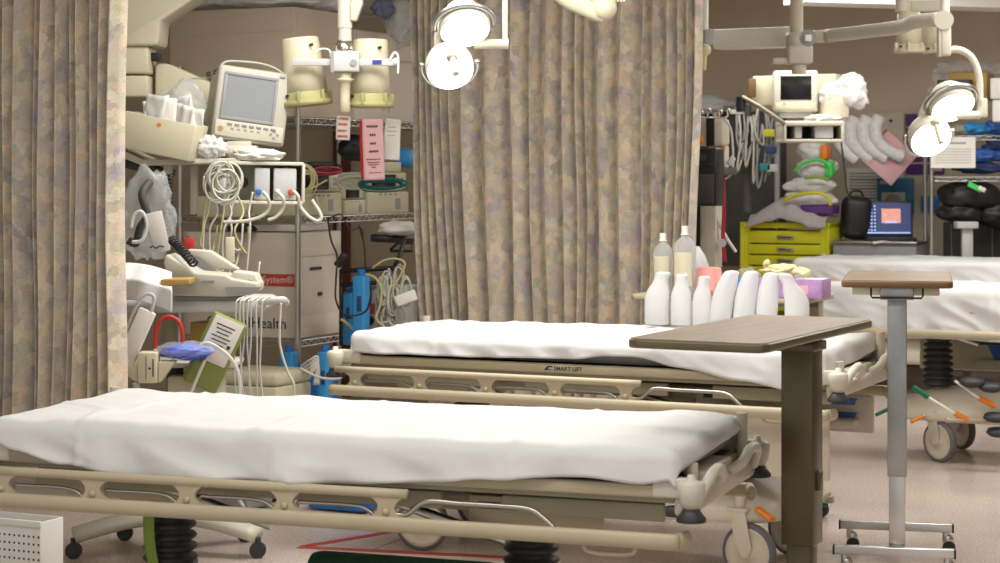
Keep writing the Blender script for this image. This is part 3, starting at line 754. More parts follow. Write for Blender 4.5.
single('blue_wrap', 'crumpled bright blue wrap beside the clear bag on the beige table', 'wrap', b, 'blue', (*W(733, 0, 8.00).xy, BT + .006))
t = Thing('resuscitator_bag', 'grey rubber hand pump standing behind the pink basin', 'resuscitator', (*W(701, 0, 8.24).xy, BT + .001))
b = MB(); loft(b, [(0, 0, 0, .03, .03), (.003, 0, .04, .038, .035), (-.004, 0, .10, .040, .036), (-.012, 0, .15, .03, .03), (-.02, 0, .19, .012, .012)], 18); t.add('bulb', b, 'ltgrey')
b = MB(); b.lathe([(.001, 0), (.042, 0), (.042, .045), (.03, .055), (.001, .055)], (.01, 0, .001), seg=20); t.add('mask', b, 'navy')

# urinals along the far edge of the middle stretcher
BZ = .832
def urinal(px, h, lean, neck, yaw, w, label, dome=0):
    r = (px - 500) / F; d = 7.165 / (r * math.sin(TH) + math.cos(TH))
    t = Thing('urinal_bottle', label, 'urinal', (r * d, d, BZ), yaw, 'white plastic urinals on the middle stretcher')
    b = MB(); r_ = w / 2; hs = []
    n_ = 14
    if dome: pr = [(0, .92, .9), (.02, 1, 1), (.35, 1, 1), (.55, .98, .97), (.68, .95, .93), (.78, .88, .86), (.87, .78, .78), (.94, .70, .72), (.972, .62, .64), (.99, .48, .50), (1.0, .22, .24)]
    else: pr = [(0, .92, .9), (.02, 1, 1), (.35, 1, 1), (.52, .98, .97), (.64, .90, .90), (.72, .76, .80), (.79, .62, .70), (.86, .58, .66), (.93, .60, .68), (.965, .62, .70), (.985, .56, .64), (1.0, .40, .46)]
    for f_, a, c in pr:
        k = max(0, f_ - .5) / .5; hs.append((lean * f_ * h + neck * k ** 1.3, 0, f_ * h, r_ * a, r_ * .8 * c))
    loft(b, hs, 24); t.add('bottle', b, 'plastic_white')
for a in ((657, .200, 0, .026, -.3, .096, 'urinal bottle at the left end of the row, neck bent right'),
          (681, .194, 0, .004, -.5, .082, 'second urinal bottle from the left, neck straight up'),
          (702, .188, 0, .010, -.5, .074, 'small urinal bottle third from the left, before the pink basin'),
          (719, .212, .16, .022, -.6, .088, 'urinal bottle leaning right, just right of the pink basin', 1),
          (743, .212, .10, .016, -.6, .086, 'urinal bottle in the middle of the right group, slightly tilted', 1),
          (766, .208, .06, .010, -.6, .084, 'urinal bottle standing directly before the left end of the glove box', 1),
          (797, .206, 0, -.050, .0, .092, 'rightmost urinal bottle of the row, neck bent left')):
    urinal(*a)

# ---------------------------------------------------------------- examination lights
def lamp_head(t, c, n, R, hup, depth=.11, bandside=1, e=None):
    c = Vector(c); n = Vector(n).normalized(); ax = -n
    e1 = Vector((1, 0, 0)); e1 = (e1 - e1.dot(n) * n).normalized(); e2 = e1.cross(n) ; e2 = e2 if e2.z > 0 else -e2
    b = MB(); b.T = t.inv.copy()
    b.lathe([(R * .99, -.004), (R * 1.035, .0), (R * 1.05, .012), (R * 1.02, .045), (R * .9, .075), (R * .62, depth), (R * .25, depth + .012), (.001, depth + .014)], c, ax, 32)
    head = t.add('lamp_head', b, 'offwhite')
    b = MB(); b.T = t.inv.copy(); b.lathe([(.001, -.010), (R * .5, -.009), (R * .97, -.005), (R * 1.0, -.002)], c, ax, 32); t.add('lens', b, 'lamp', head)
    # curved handle rail round half of the head
    b = MB(); b.T = t.inv.copy(); pts = []
    for k in range(15):
        a = math.radians(-10 + 200 * k / 14); pts.append(c + ax * .03 + e1 * (R * 1.2 * math.cos(a)) + e2 * (bandside * R * 1.16 * math.sin(a)))
    b.tube(pts, .006, n=2, seg=8, flat=(.010, .012)); t.add('grip_rail', b, 'steel', head)
    l = bpy.data.lights.new('lamp_glow', 'SPOT'); l.energy = 3; l.color = (1, .95, .85); l.spot_size = 2.4; l.shadow_soft_size = R * .8
    lo = bpy.data.objects.new('lamp_glow', l); COL.objects.link(lo); lo.location = c + n * .03
    lo.rotation_euler = n.to_track_quat('-Z', 'Y').to_euler()
    return head

def exam_light(label, d, ul, un, ll, ln, R, hand, hn):
    t = Thing('examination_light', label, 'medical lamp', W(ul[0], ul[1], d), 0, 'lit twin-head examination lights')
    cu, cl = W(*ul, d), W(*ll, d + .02)
    lamp_head(t, cu, un, R, 1, bandside=1); lamp_head(t, cl, ln, R * .95, 1, bandside=-1)
    b = t.wmb(); nu_, nl_ = Vector(un).normalized(), Vector(ln).normalized()
    a0 = cu - nu_ * .08 + Vector((-.07, .01, -.02)); a1 = cl - nl_ * .07 + Vector((-.03, .01, .01))
    b.tube([a0 + Vector((.05, 0, 0)), a0, (a0 + a1) / 2 + Vector((-.012, 0, 0)), a1], .02, n=4, seg=12, flat=(.03, .02)); t.add('yoke', b, 'offwhite')
    b = t.wmb(); h0 = W(*hand[0], d - .09); h1 = W(*hand[1], d - .15); b.cyl(h0, h1, .011, .013, 14); b.lathe([(.001, -.01), (.022, -.008), (.022, .008), (.001, .01)], h0, (h1 - h0), 16); t.add('sterile_handle', b, hn)
    return t, cu
t, cu = exam_light('lit twin-head lamp hanging in front of the wide curtain', 7.6, (465, 30), (.13, -.60, -.78), (450, 70), (.10, -.78, -.62), .094, ((452, 57), (456, 74)), 'offwhite')
b = t.wmb(); b.cyl(W(474, 44, 7.68), W(507, 44, 7.68), .019, seg=16); b.cyl(W(505, 44, 7.68), W(508.5, 44, 7.68), .021, seg=16); t.add('swivel', b, 'beige_lt')
b = t.wmb(); b.cyl(W(505, 40, 7.68), W(505, -160, 7.68), .011, seg=12); t.add('drop_tube', b, 'beige_lt')
t, cu = exam_light('lit twin-head lamp hanging at the right, above the black bags', 9.4, (953, 107), (.20, -.62, -.78), (931, 139), (.18, -.80, -.60), .104, ((935, 123), (941, 143)), 'cream')
D = 9.45
b = t.wmb(); b.tube([W(980, 116, D), W(980, 100, D), W(979, 76, D), W(972, 58, D), W(960, 50, D), W(948, 50, D)], .017, n=5, seg=12); t.add('drop_tube', b, 'offwhite')
b = t.wmb(); b.cyl(W(955, 115, D), W(980, 115, D), .02, seg=14); b.box(W(983, 108, D), (.035, .05, .09), .008); t.add('swivel', b, 'offwhite')
b = t.wmb(); b.box(W(945, 36, D), (.05, .06, .19), .01); b.box(W(939.5, 40, D), (.018, .05, .16), .004); b.cyl(W(944, 20, D - .04), W(944, 20, D + .05), .045, seg=24); b.cyl(W(945, 15, D), W(945, -110, D), .022); t.add('elbow', b, 'offwhite')
b = t.wmb(); b.tube([W(827, 36, D + 1.0), W(870, 31, D + .7), W(900, 27, D + .4), W(915, 22, D + .2), W(940, 19, D)], .03, n=5, seg=14, flat=(.03, .035)); t.add('spring_arm', b, 'offwhite')
b = t.wmb(); b.cyl(W(813, 37, D + 1.05), W(828, 36, D + 1.0), .033, seg=16); t.add('joint', b, 'cream'); b = t.wmb(); b.cyl(W(808, 38, D + .98), W(808, 38, D + 1.05), .045, seg=24); t.add('pivot', b, 'grey')
b = t.wmb(); b.box(W(808, 38, D + .97), (.035, .02, .035), .004); t.add('pivot_bolt', b, 'white')

# cream lamp cans, not lit, hanging in front of the wire rack
def lamp_can(t, c, R0, R1, h, tilt=0, rim='olive'):
    q = Matrix.Rotation(tilt, 4, 'Y')
    b = t.wmb(); T0 = b.T.copy(); b.T = T0 @ Matrix.Translation(c) @ q
    b.lathe([(.001, 0), (R0 * .93, -.002), (R0, -.012), (R0 + (R1 - R0) * .5, -h * .5), (R1, -h * .8), (R1 * .97, -h * .8)], seg=36); o = t.add('lamp_can', b, 'cream')
    b = t.wmb(); b.T = T0 @ Matrix.Translation(c) @ q
    b.lathe([(R1 * .97, -h * .79), (R1 * 1.0, -h * .8), (R1 * 1.03, -h * .92), (R1 * 1.17, -h * .93), (R1 * 1.17, -h), (R1 * .9, -h), (.001, -h * .97)], seg=36)
    for k in range(6): 
        a = k * PI / 3 + .3; b.box((R1 * 1.08 * math.cos(a), R1 * 1.08 * math.sin(a), -h * .88), (.02, .012, .05), .002, rot=Matrix.Rotation(a, 4, 'Z'))
    t.add('rim', b, rim, o)
    b = t.wmb(); b.T = T0 @ Matrix.Translation(c) @ q
    for a, z in ((-1.0, -.02), (-.6, -h * .76), (-2.4, -h * .77)): b.cyl((R1 * .9 * math.cos(a), R1 * .9 * math.sin(a), z - .02), (R1 * 1.1 * math.cos(a), R1 * 1.1 * math.sin(a), z - .02), .006, seg=8)
    t.add('screws', b, 'black', o)
d = 8.2
t = Thing('surgical_light', 'unlit cream twin-can ceiling light hanging in front of the wire rack', 'medical lamp', W(345, 60, d), 0, 'unlit cream ceiling lights')
lamp_can(t, W(369.5, 39, d + .10), .076, .086, .285); lamp_can(t, W(300, 37.5, d + .10), .078, .092, .285, -math.radians(6))
b = t.wmb(); b.cyl(W(345, 28, d), W(345, -154, d), .030, seg=24); b.cyl(W(345, 41, d), W(345, 28, d), .027, seg=24); b.prism([(W(351, 0, d).x, W(0, 4, d).z), (W(363, 0, d).x, W(0, -20, d).z), (W(363, 0, d).x, W(0, 4, d).z), (W(357, 0, d).x, W(0, 21, d).z), (W(351, 0, d).x, W(0, 21, d).z)], d - .03, d + .03, .004); t.add('drop_tube', b, 'offwhite')
b = t.wmb(); b.lathe([(.026, .0), (.036, -.03), (.036, -.06), (.001, -.06)], W(344, 40.5, d), seg=24); t.add('collar', b, 'chrome')
b = t.wmb(); b.box(W(345.5, 62, d), (.118, .09, .083), .006); o = t.add('hub_block', b, 'ltgrey'); b = t.wmb(); b.cyl(W(353.5, 62.5, d - .052), W(353.5, 62.5, d), .014); t.add('bolt', b, 'grey', o)
b = t.wmb(); b.box(W(332.5, 62, d - .046), (.01, .01, .084)); t.add('plate', b, 'grey', o)
b = t.wmb(); b.box(W(345, 62.3, d - .02), (.43, .02, .028), .002); b.cyl(W(398, 62, d - .02), W(394, 62, d - .02), .018); t.add('crossbar', b, 'ltgrey')
b = t.wmb(); b.box(W(377, 62.2, d - .031), (.038, .003, .018)); t.add('label', b, 'inkblue')
b = t.wmb(); b.lathe([(.001, .03), (.036, .03), (.036, .024), (.022, .018), (.02, -.05), (.024, -.105), (.018, -.108), (.001, -.108)], W(345, 86, d), seg=24); b.cyl(W(345, 73, d), W(345, 82, d), .026, seg=20); t.add('sterile_handle', b, 'cream')
b = t.wmb(); b.tube([W(390, 60, d - .03), W(394, 53, d - .03), W(398, 56, d - .03), W(398, 74, d - .03)], .005, n=5); t.add('cable', b, 'white')
b = t.wmb(); b.tube([W(315, 53, d - .03), W(321, 49, d - .03), W(329, 50, d - .02), W(331, 57, d - .02)], .004, n=5); t.add('cable', b, 'white')

# second unlit pair, further back at the top right
d = 10.6
t = Thing('surgical_light', 'unlit cream twin-can ceiling light at the top right, behind the white arm', 'medical lamp', W(909, 0, d), 0, 'unlit cream ceiling lights')
lamp_can(t, W(909, 12, d), .062, .068, .215, 0, 'cream'); lamp_can(t, W(932, 16, d + .3), .060, .068, .20, -.12, 'cream')
b = t.wmb(); b.cyl(W(903, 12, d), W(903, -80, d), .04); b.box(W(925, 6, d + .15), (.17, .05, .06), .01); t.add('drop_tube', b, 'offwhite')

# arm of another ceiling light, cut by the top edge
d = 8.0
t = Thing('light_arm', 'cream ceiling lamp arm cut by the top edge, before the wide curtain', 'lamp arm', W(600, 8, d), 0)
b = t.wmb(); b.tube([W(505, -160, d), W(512, -90, d), W(540, -30, d), W(565, -3, d), W(582, 6, d), W(596, 12, d), W(604, 14, d)], .03, n=4, seg=16, flat=(.028, .036)); t.add('tube', b, 'cream')
b = t.wmb(); b.cyl(W(601, 16, d), W(601, -162, d), .035, seg=20); b.ball(W(604, 8, d), .052); b.cyl(W(610, 5, d), W(610, -162, d), .026); t.add('knuckle', b, 'cream')
b = t.wmb()
for k in range(3): b.cyl(W(618 + k * 3, 2, d), W(618 + k * 3, -20, d), .005)
t.add('cap_ribs', b, 'cream')

# horizontal ceiling beam of the back supply column
d = 11.0
t = Thing('ceiling_boom', 'long white ceiling arm with a vertical post above the back monitor', 'ceiling arm', W(797, 40, d), 0)
b = t.wmb(); wbox(b, 712, 792, 29.5, 49, d + .35, .16, .012, math.radians(32)); t.add('beam', b, 'white')
b = t.wmb(); b.cyl(W(796.5, 34, d), W(796.5, -71, d), .036, seg=24); t.add('post', b, 'beige_lt')
b = t.wmb(); b.box(W(799, 55, d), (.135, .14, .10), .014); b.lathe([(.001, .05), (.055, .05), (.062, .03), (.058, -.03), (.001, -.045)], W(797, 42, d), seg=24); b.box(W(787, 61, d + .02), (.17, .12, .03), .006); b.cyl(W(799, 64, d), W(799, 74, d), .04); t.add('junction_box', b, 'offwhite')
b = t.wmb(); b.box(W(709, 37, d + .2), (.055, .06, .085), .005); t.add('hub_block', b, 'ltgrey')
b = t.wmb(); b.cyl(W(704, 45, d + .1), W(704, 70, d + .1), .017, .014, 14); b.ball(W(705, 50, d + .1), .034); t.add('sterile_handle', b, 'glove'); b = t.wmb(); b.cyl(W(703, 30, d + .2), W(703, -67, d + .2), .03); t.add('drop_tube', b, 'white')
# ---------------------------------------------------------------- wire rack behind the left gap
RK = W(298, 0, 9.4); RK.z = 0; uu, nn = U(TH), N(TH)
RO = RK - uu * .66           # front-left post
RL = 1.55
def wire_rack(t, w, L_, zs, ztop, r=.0125, posts=((0, 0), (1, 0), (0, 1), (1, 1))):
    for i, (px_, py_) in enumerate(posts):
        b = MB(); b.cyl((px_ * w, py_ * L_, 0), (px_ * w, py_ * L_, ztop), r, seg=12)
        k = 0
        while .05 + k * .05 < ztop: b.cyl((px_ * w, py_ * L_, .05 + k * .05), (px_ * w, py_ * L_, .053 + k * .05), r * 1.1, seg=12, cap=False); k += 1
        t.add('post', b, 'steel')
    for z in zs:
        b = MB()
        for (x0, y0, x1, y1) in ((0, 0, w, 0), (0, L_, w, L_), (0, 0, 0, L_), (w, 0, w, L_)):
            ll = math.hypot(x1 - x0, y1 - y0); n_ = int(ll / .03)
            for dz in (0, -.028): b.cyl((x0, y0, z + dz), (x1, y1, z + dz), .0035, seg=6)
            pts = [(x0 + (x1 - x0) * k / n_, y0 + (y1 - y0) * k / n_, z - (.028 if k % 2 else 0)) for k in range(n_ + 1)]
            b.tube(pts, .0026, n=1, seg=5)
        for k in range(1, int(L_ / .025)): b.cyl((0, k * .025, z + .002), (w, k * .025, z + .002), .0016, seg=4, cap=False)
        for k in (.25, .5, .75): b.cyl((w * k, 0, z - .002), (w * k, L_, z - .002), .003, seg=5)
        for (px_, py_) in posts: b.cyl((px_ * w, py_ * L_, z - .032), (px_ * w, py_ * L_, z + .006), r * 1.5, seg=12)
        t.add('shelf', b, 'steel')
t = Thing('wire_rack', 'tall chrome wire rack loaded with monitors and cartons between the two curtains', 'shelf rack', RO, -TH, 'chrome wire shelf racks')
wire_rack(t, .66, RL, (.16, .615, 1.195, 1.665), 1.92)
def rk(x, y, z=0): return RO + uu * x + nn * y + Vector((0, 0, z))     # a point on the rack
THs = TH - PI / 2
def dside(px, inset=.04):
    r = (px - 500) / F; P0 = RK - uu * inset; L_ = (r * P0.y - P0.x) / (nn.x - r * nn.y); return P0.y + L_ * nn.y

# cartons on the rack
t = Thing('cardboard_carton', 'large tan cardboard carton on top of the wire rack, left one', 'box', rk(-.06, .03, 1.672), -TH, 'cardboard cartons on the rack')
b = MB(); b.box((.33, .27, .26), (.70, .54, .52), .004); c0 = t.add('carton', b, 'carton')
b = MB(); b.box((.33, -.002, .46), (.695, .003, .11), .001); b.box((.682, .27, .43), (.003, .5, .13), .001); t.add('flap', b, 'carton', c0)
text_mesh('o Co', .05, 'ink', 'lettering', c0, (.190, -.003, .20)); text_mesh('PI', .055, 'inkblue', 'lettering', c0, (.205, -.003, .15), bold=.002)
t = Thing('cardboard_carton', 'pale cardboard carton with a long flap on top of the wire rack, right one', 'box', rk(.02, .62, 1.672), -TH, 'cardboard cartons on the rack')
b = MB(); b.box((.30, .32, .225), (.60, .64, .45), .004); c0 = t.add('carton', b, 'carton_lt')
b = MB(); b.box((.607, .32, .38), (.006, .62, .13), .002, rot=Matrix.Rotation(-.06, 4, 'Y')); t.add('flap', b, 'carton_lt', c0)
b = MB(); b.box((.601, .30, .07), (.002, .035, .035)); b.box((.601, .36, .07), (.002, .02, .05)); t.add('print', b, 'carton', c0)
t = Thing('cardboard_carton', 'carton with red band and health company lettering on the lower rack shelf', 'box', rk(-.01, .02, .622), -TH, 'cardboard cartons on the rack')
b = MB(); b.box((.315, .24, .25), (.63, .44, .50), .004); c0 = t.add('carton', b, 'carton_lt')
b = MB(); b.box((.315, .019, .275), (.628, .002, .058)); t.add('red_band', b, 'labelred', c0, label='orange-red printed band')
text_mesh('ry System\u00ae', .048, 'inkwhite', 'lettering', c0, (.622, .0172, .262), align='RIGHT')
text_mesh('CardinalHealth', .074, 'ink', 'lettering', c0, (.585, .018, .045), align='RIGHT')
b = MB(); b.box((.632, .24, .44), (.004, .40, .11), .001); t.add('side_flap', b, 'carton_lt', c0); b = MB(); b.prism([(.03, .499), (.40, .499), (.37, .40), (.10, .40)], 0, .001); t.add('flap', b, 'carton_lt', c0)
b = MB(); b.box((.6325, .21, .325), (.004, .11, .014)); b.box((.6325, .25, .20), (.004, .04, .018)); t.add('hand_slot', b, 'darkgrey', c0)
b = MB(); b.box((.631, .24, .05), (.003, .40, .10), .001); t.add('lower_flap', b, 'carton_lt', c0)
b = MB(); b.box((.20, .2, .018), (.5, .34, .032), .003, rot=Matrix.Rotation(.03, 4, 'Z')); b.grid(lambda u_, v_: (.05 + .32 * u_, -.01 + .1 * v_, .034 + .03 * math.sin(PI * u_) * (1 - v_)), 8, 3)
single('paper_pack', 'flat white paper pack lying on the carton with the red band', 'paper', b, 'paper', rk(.14, .05, 1.125))
b = MB(); b.lump((0, 0, 0), .05, (1.4, 1.0, .45), .3, 2, 9); single('black_pouch', 'small black pouch beside the paper pack under the rack shelf', 'pouch', b, 'black', rk(.36, -.02, 1.145))
# wraps over the cartons
mk('muted_blue', (.16, .19, .30), .6, var=.2)
for i, (px, py, dd, r, sc, m, lab) in enumerate(((250, 3, 9.75, .10, (3.2, 1.4, .38), 'wrapplastic', 'long crumpled clear wrap lying on the left carton'),
        (372, 0, 10.25, .09, (1.6, 1.2, .9), 'bagplastic', 'clear bag on the right carton, behind the lamp tube'),
        (383, 8, 10.0, .05, (1.0, .8, .9), 'blue', 'dark blue bundle inside plastic on the right carton'),
        (402, 22, 10.1, .085, (1.0, .9, 1.3), 'wrapplastic', 'knotted white plastic wrap at the edge of the wide curtain'),
        (322, 3, 9.9, .08, (2.4, 1.2, .6), 'wrapplastic', 'folded white wrap lying across the two top cartons'))):
    p = W(px, py, dd); b = MB(); b.lump((0, 0, 0), r, sc, .75, 2.6, i * 5 + 2, 4)
    single('plastic_wrap', lab, 'wrap', b, m if m != 'blue' else 'muted_blue', p, group='plastic wraps on the cartons')

# paper notices hanging from the top shelf
def notice(name, label, px0, px1, y0, y1, d, m, tilt=0.0, curl=.01, lines=(), ink='ink', grp=None, back=None):
    p = W((px0 + px1) / 2, y0, d); w = (px1 - px0) * d / F; h = (y1 - y0) * d / F
    t = Thing(name, label, 'paper', p, .15, grp)
    b = MB(); b.T = Matrix.Rotation(tilt, 4, 'Y'); fn = lambda u_, v_: (w * (u_ - .5), curl * math.sin(v_ * 4 + u_) , -h * v_); b.grid(fn, 6, 20); o = t.add('sheet', b, m, solid=.0008)
    if back:
        b = MB(); b.T = Matrix.Rotation(tilt, 4, 'Y'); b.grid(lambda u_, v_: (w * (u_ - .5) - .012, .012 + curl * math.sin(v_ * 4 + u_), -h * v_ * .97), 6, 20); t.add('back_sheet', b, back, solid=.0008)
    if lines:
        b = MB(); b.T = Matrix.Rotation(tilt, 4, 'Y')
        for (v, x0, x1, hh) in lines:
            n_ = max(3, int((x1 - x0) / .09))
            for k in range(n_):
                a0 = x0 + (x1 - x0) * k / n_; a1 = x0 + (x1 - x0) * (k + .72) / n_
                b.box((w * ((a0 + a1) / 2 - .5), curl * math.sin(v * 4 + .5) - .0035, -h * v), (w * (a1 - a0), .0012, hh))
        t.add('printing', b, ink, o)
    return t
notice('paper_notice', 'long pink printed notice hanging from the top rack shelf', 362, 383, 119, 180, 9.15, 'pinkpaper', -.03, .006,
       [(.12, .2, .75, .010), (.26, .35, .65, .010), (.40, .35, .65, .010), (.53, .3, .75, .010), (.66, .15, .85, .004), (.71, .2, .8, .004), (.75, .25, .75, .004), (.79, .4, .6, .004), (.88, .25, .85, .003)], 'ink', 'paper notices on the rack', 'red')
notice('paper_notice', 'short white note with red writing hanging from the top rack shelf', 337, 351, 116, 140, 9.2, 'paper', .06, .012,
       [(.1, .1, .85, .011), (.35, .15, .8, .011), (.62, .1, .8, .011), (.85, .1, .85, .011)], 'inkred', 'paper notices on the rack')
notice('paper_notice', 'curled white note hanging beside the pink notice', 386, 402, 119, 160, 9.3, 'paper', .08, .03,
       [(.2, .2, .7, .004), (.3, .15, .8, .004), (.4, .2, .8, .004)], 'grey', 'paper notices on the rack')

# monitors standing on the middle rack shelf, fronts to the right
def device(name, label, px0, px1, yt, yb, inset, depth, screen=(.08, .55, .12, .62), grp='cream patient monitors on the rack', m='cream'):
    d = dside(px0, inset); p = W(px0, yb, d); L_ = run(px0, d, px1, THs); h = (yb - yt) * d / F
    t = Thing(name, label, 'medical device', p, -THs, grp)
    b = MB(); b.box((L_ / 2, depth / 2, h * .27), (L_, depth, h * .52), .008); o = t.add('housing', b, m)
    b = MB(); b.box((L_ / 2, depth / 2 + .01, h * .77), (L_ * .97, depth, h * .45), .012); t.add('upper_housing', b, m)
    b = MB(); b.box((L_ * .40, .006, h * .77), (L_ * .55, .012, h * .34), .002); t.add('screen', b, 'screen_off')
    b = MB(); b.box((L_ * .82, .008, h * .77), (L_ * .16, .012, h * .3), .003)
    b.m = 1
    for k in range(2): b.box((L_ * .82, .001, h * (.72 + .12 * k)), (L_ * .06, .004, h * .05))
    t.add('side_panel', b, [m, 'grey'])
    b = MB()
    for k in range(4): b.box((L_ * (.30 + .12 * k), -.001, h * .47), (L_ * .05, .004, h * .04))
    t.add('buttons', b, 'grey')
    b = MB(); b.box((L_ * .72, -.0008, h * .24), (L_ * .12, .002, h * .26)); t.add('rating_label', b, 'grey')
    return t
device('patient_monitor', 'cream patient monitor on the middle rack shelf beside the front right post', 301, 342, 172, 217, .03, .30)
device('patient_monitor', 'smallest cream monitor on the middle rack shelf, between the two larger ones', 345, 366, 186, 216, .05, .26)
device('patient_monitor', 'cream monitor on the middle rack shelf below the pink notice, nearest the wide curtain', 368, 409, 172, 215, .05, .30)
crate('module_box', 'small cream box with blue button standing on the right rack monitor', 'box', 384, 401, 162, 172, 9.75, .18, 'cream', .006, None, TH - .6)
def loops(b, c, r, n, sx=1, sz=1, jit=.02, tr=.0035, yaw=0, seed=1):
    rnd = random.Random(seed)
    for k in range(n):
        pts = []; rr = r * (1 + rnd.uniform(-.15, .15)); o = Vector([rnd.uniform(-jit, jit) for _ in range(3)])
        for j in range(9):
            a = 2 * PI * j / 8 + k; x = rr * sx * math.cos(a); pts.append(Vector(c) + o + Vector((x * math.cos(yaw), x * math.sin(yaw), rr * sz * math.sin(a))))
        b.tube(pts, tr, n=4, seg=5)
for (px, py, d, r, n, sx, sz, m, lab, sd) in ((322, 168, 9.35, .055, 7, 1.6, .38, 'black', 'dark cable coil on top of the left rack monitor', 1),
        (325, 171, 9.28, .05, 3, 1.5, .3, 'cable_red', 'red and black cable coil on top of the left rack monitor', 8),
        (352, 181, 9.7, .06, 9, 1.2, .45, 'cable_w', 'grey-white cable coil resting on the small rack monitor', 2),
        (383, 185, 9.62, .07, 9, 1.5, .33, 'cable_teal', 'teal cable coil lying on the right rack monitor', 3),
        (306, 180, 9.2, .045, 7, .9, 1.4, 'cable_y', 'yellowish cable coil hanging at the front right rack post', 4)):
    p = W(px, py, d); b = MB(); loops(b, (0, 0, 0), r, n, sx, sz, .012, .0038, .2, sd)
    if m == 'cable_y': b.tube([(0, 0, .05), (-.03, -.02, -.07), (.0, -.02, -.14), (.05, -.02, -.20), (.07, -.01, -.17), (.05, 0, -.08)], .005, n=5); b.tube([(-.01, -.01, -.06), (.08, -.02, -.01), (.10, -.02, .0)], .004, n=4)
    single('cable_coil', lab, 'cable', b, m, p, 0, 'coiled cables on the rack')
b = MB(); b.tube([(0, 0, 0), (.06, 0, .02), (.1, 0, -.05), (.15, 0, -.04), (.16, 0, -.1)], .003, n=5)
single('power_cable', 'thin black cable hanging loose under the middle rack shelf', 'cable', (b.tube([W(328, 219, 9.1) - W(328, 219, 9.1), W(331, 240, 9.1) - W(328, 219, 9.1), W(337, 256, 9.1) - W(328, 219, 9.1), W(336, 280, 9.05) - W(328, 219, 9.1), W(336, 300, 9.0) - W(328, 219, 9.1), W(345, 315, 8.95) - W(328, 219, 9.1), W(365, 312, 8.95) - W(328, 219, 9.1), W(371, 295, 8.95) - W(328, 219, 9.1)], .0045, n=6) or b), 'black', W(328, 219, 9.1), 0)
o0 = W(359, 225, 9.3); b = MB(); b.tube([W(x, y, dd) - o0 for x, y, dd in ((359, 225, 9.3), (364, 245, 9.3), (366, 270, 9.25), (371, 292, 9.2), (368, 308, 9.2), (355, 318, 9.2), (345, 316, 9.2))], .004, n=6); b.box(W(341, 260, 9.15) - o0, (.035, .03, .07), .006, rot=Matrix.Rotation(.6, 4, 'Y'))
single('power_cable', 'black cable with plug block beside the carton, under the rack', 'cable', b, 'black', o0, 0)
# devices deeper on the middle shelf, left part
def devw(name, label, px0, px1, yt, yb, d, depth, m, th=TH, bev=.01): return crate(name, label, 'medical device', px0, px1, yt, yb, d, depth, m, bev, None, th)
t = devw('infusion_pump', 'rounded cream device on the middle rack shelf behind the cable coils', 196, 243, 196, 217.5, 9.62, .25, 'cream')
b = MB(); b.box((.14, -.002, .05), (.035, .004, .06), .001); t.add('label', b, 'grey'); b = MB(); b.lathe([(.001, -.02), (.04, -.015), (.045, .0), (.045, .05), (.001, .05)], (.235, .02, .052), (0, 1, 0), 24); t.add('dial_housing', b, 'cream')
b = MB(); b.lump((0, 0, .05), .06, (1.4, 1.2, .75), .3, 2, 4); single('black_pouch', 'black bag filling the middle rack shelf behind the front post', 'pouch', b, 'black', rk(.52, .22, 1.2))
b = MB(); b.lump((0, 0, .06), .09, (.9, 1.4, .7), .3, 2, 6); single('black_pouch', 'black case far back on the middle rack shelf, above the monitors', 'pouch', b, 'black', W(358, 160, 10.2))
b = MB(); b.lump((0, 0, 0), .05, (1., 1.2, 1.0), .2, 2, 6); single('blue_wrap', 'rounded blue bundle at the curtain edge, right of the curled note', 'wrap', b, 'skyblue', W(405, 158, 9.95))
# lower shelf
t = crate('storage_bin', 'cream lidded storage bin behind the cart cables, left of the rack post', 'box', 215, 277, 384, 420, 8.9, .3, 'cream', .012)
b = MB(); b.box((t.size[0] / 2, .15, t.size[2] + .03), (t.size[0] + .01, .31, .06), .02); t.add('lid', b, 'cream')
def blue_unit(px0, px1, yt, yb, d, lab):
    t = crate('cable_caddy', lab, 'medical device', px0, px1, yt, yb, d, .06, 'skyblue', .008, 'blue pump frames'); w, _, h = t.size
    b = MB(); b.box((w * .62, -.002, h * .60), (w * .35, .006, h * .22), .002); t.add('panel', b, 'navy'); b = MB(); b.cyl((w * .5, .03, h), (w * .5, .03, h + .03), .018, seg=14); t.add('knob', b, 'blue'); return t
blue_unit(352, 364, 276, 345, 9.05, 'bright blue pump frame standing behind the head of the middle stretcher')
blue_unit(342.5, 351.5, 292, 345, 9.3, 'narrow blue pump frame in the shade beside the taller one')
blue_unit(317, 327, 352, 415, 9.0, 'blue frame low under the wire rack, right of its post')
blue_unit(279, 292, 352, 410, 9.3, 'blue frame low under the wire rack, left of its post')
t = crate('cable_caddy', 'dark blue unit at the bottom of the wire rack behind the post', 'medical device', 297, 317, 365, 415, 9.25, .2, 'blue', .008, 'blue pump frames')
o0 = W(300, 370, 8.95); b = MB()
for k in range(5): b.tube([W(301 + k * 2, 366 + k * 3, 8.95) - o0, W(310, 360 + k * 4, 8.9) - o0, W(318, 358 + k * 2, 8.9) - o0, W(314 + k, 385, 8.9) - o0], .006, n=5)
b.tube([W(300, 368, 8.85) - o0, W(318, 377, 8.85) - o0, W(335, 379, 8.85) - o0, W(342, 377, 8.85) - o0], .006, n=5)
single('hose_bundle', 'pale hoses looping in front of the blue unit under the rack', 'hose', b, 'cable_w', o0, 0)
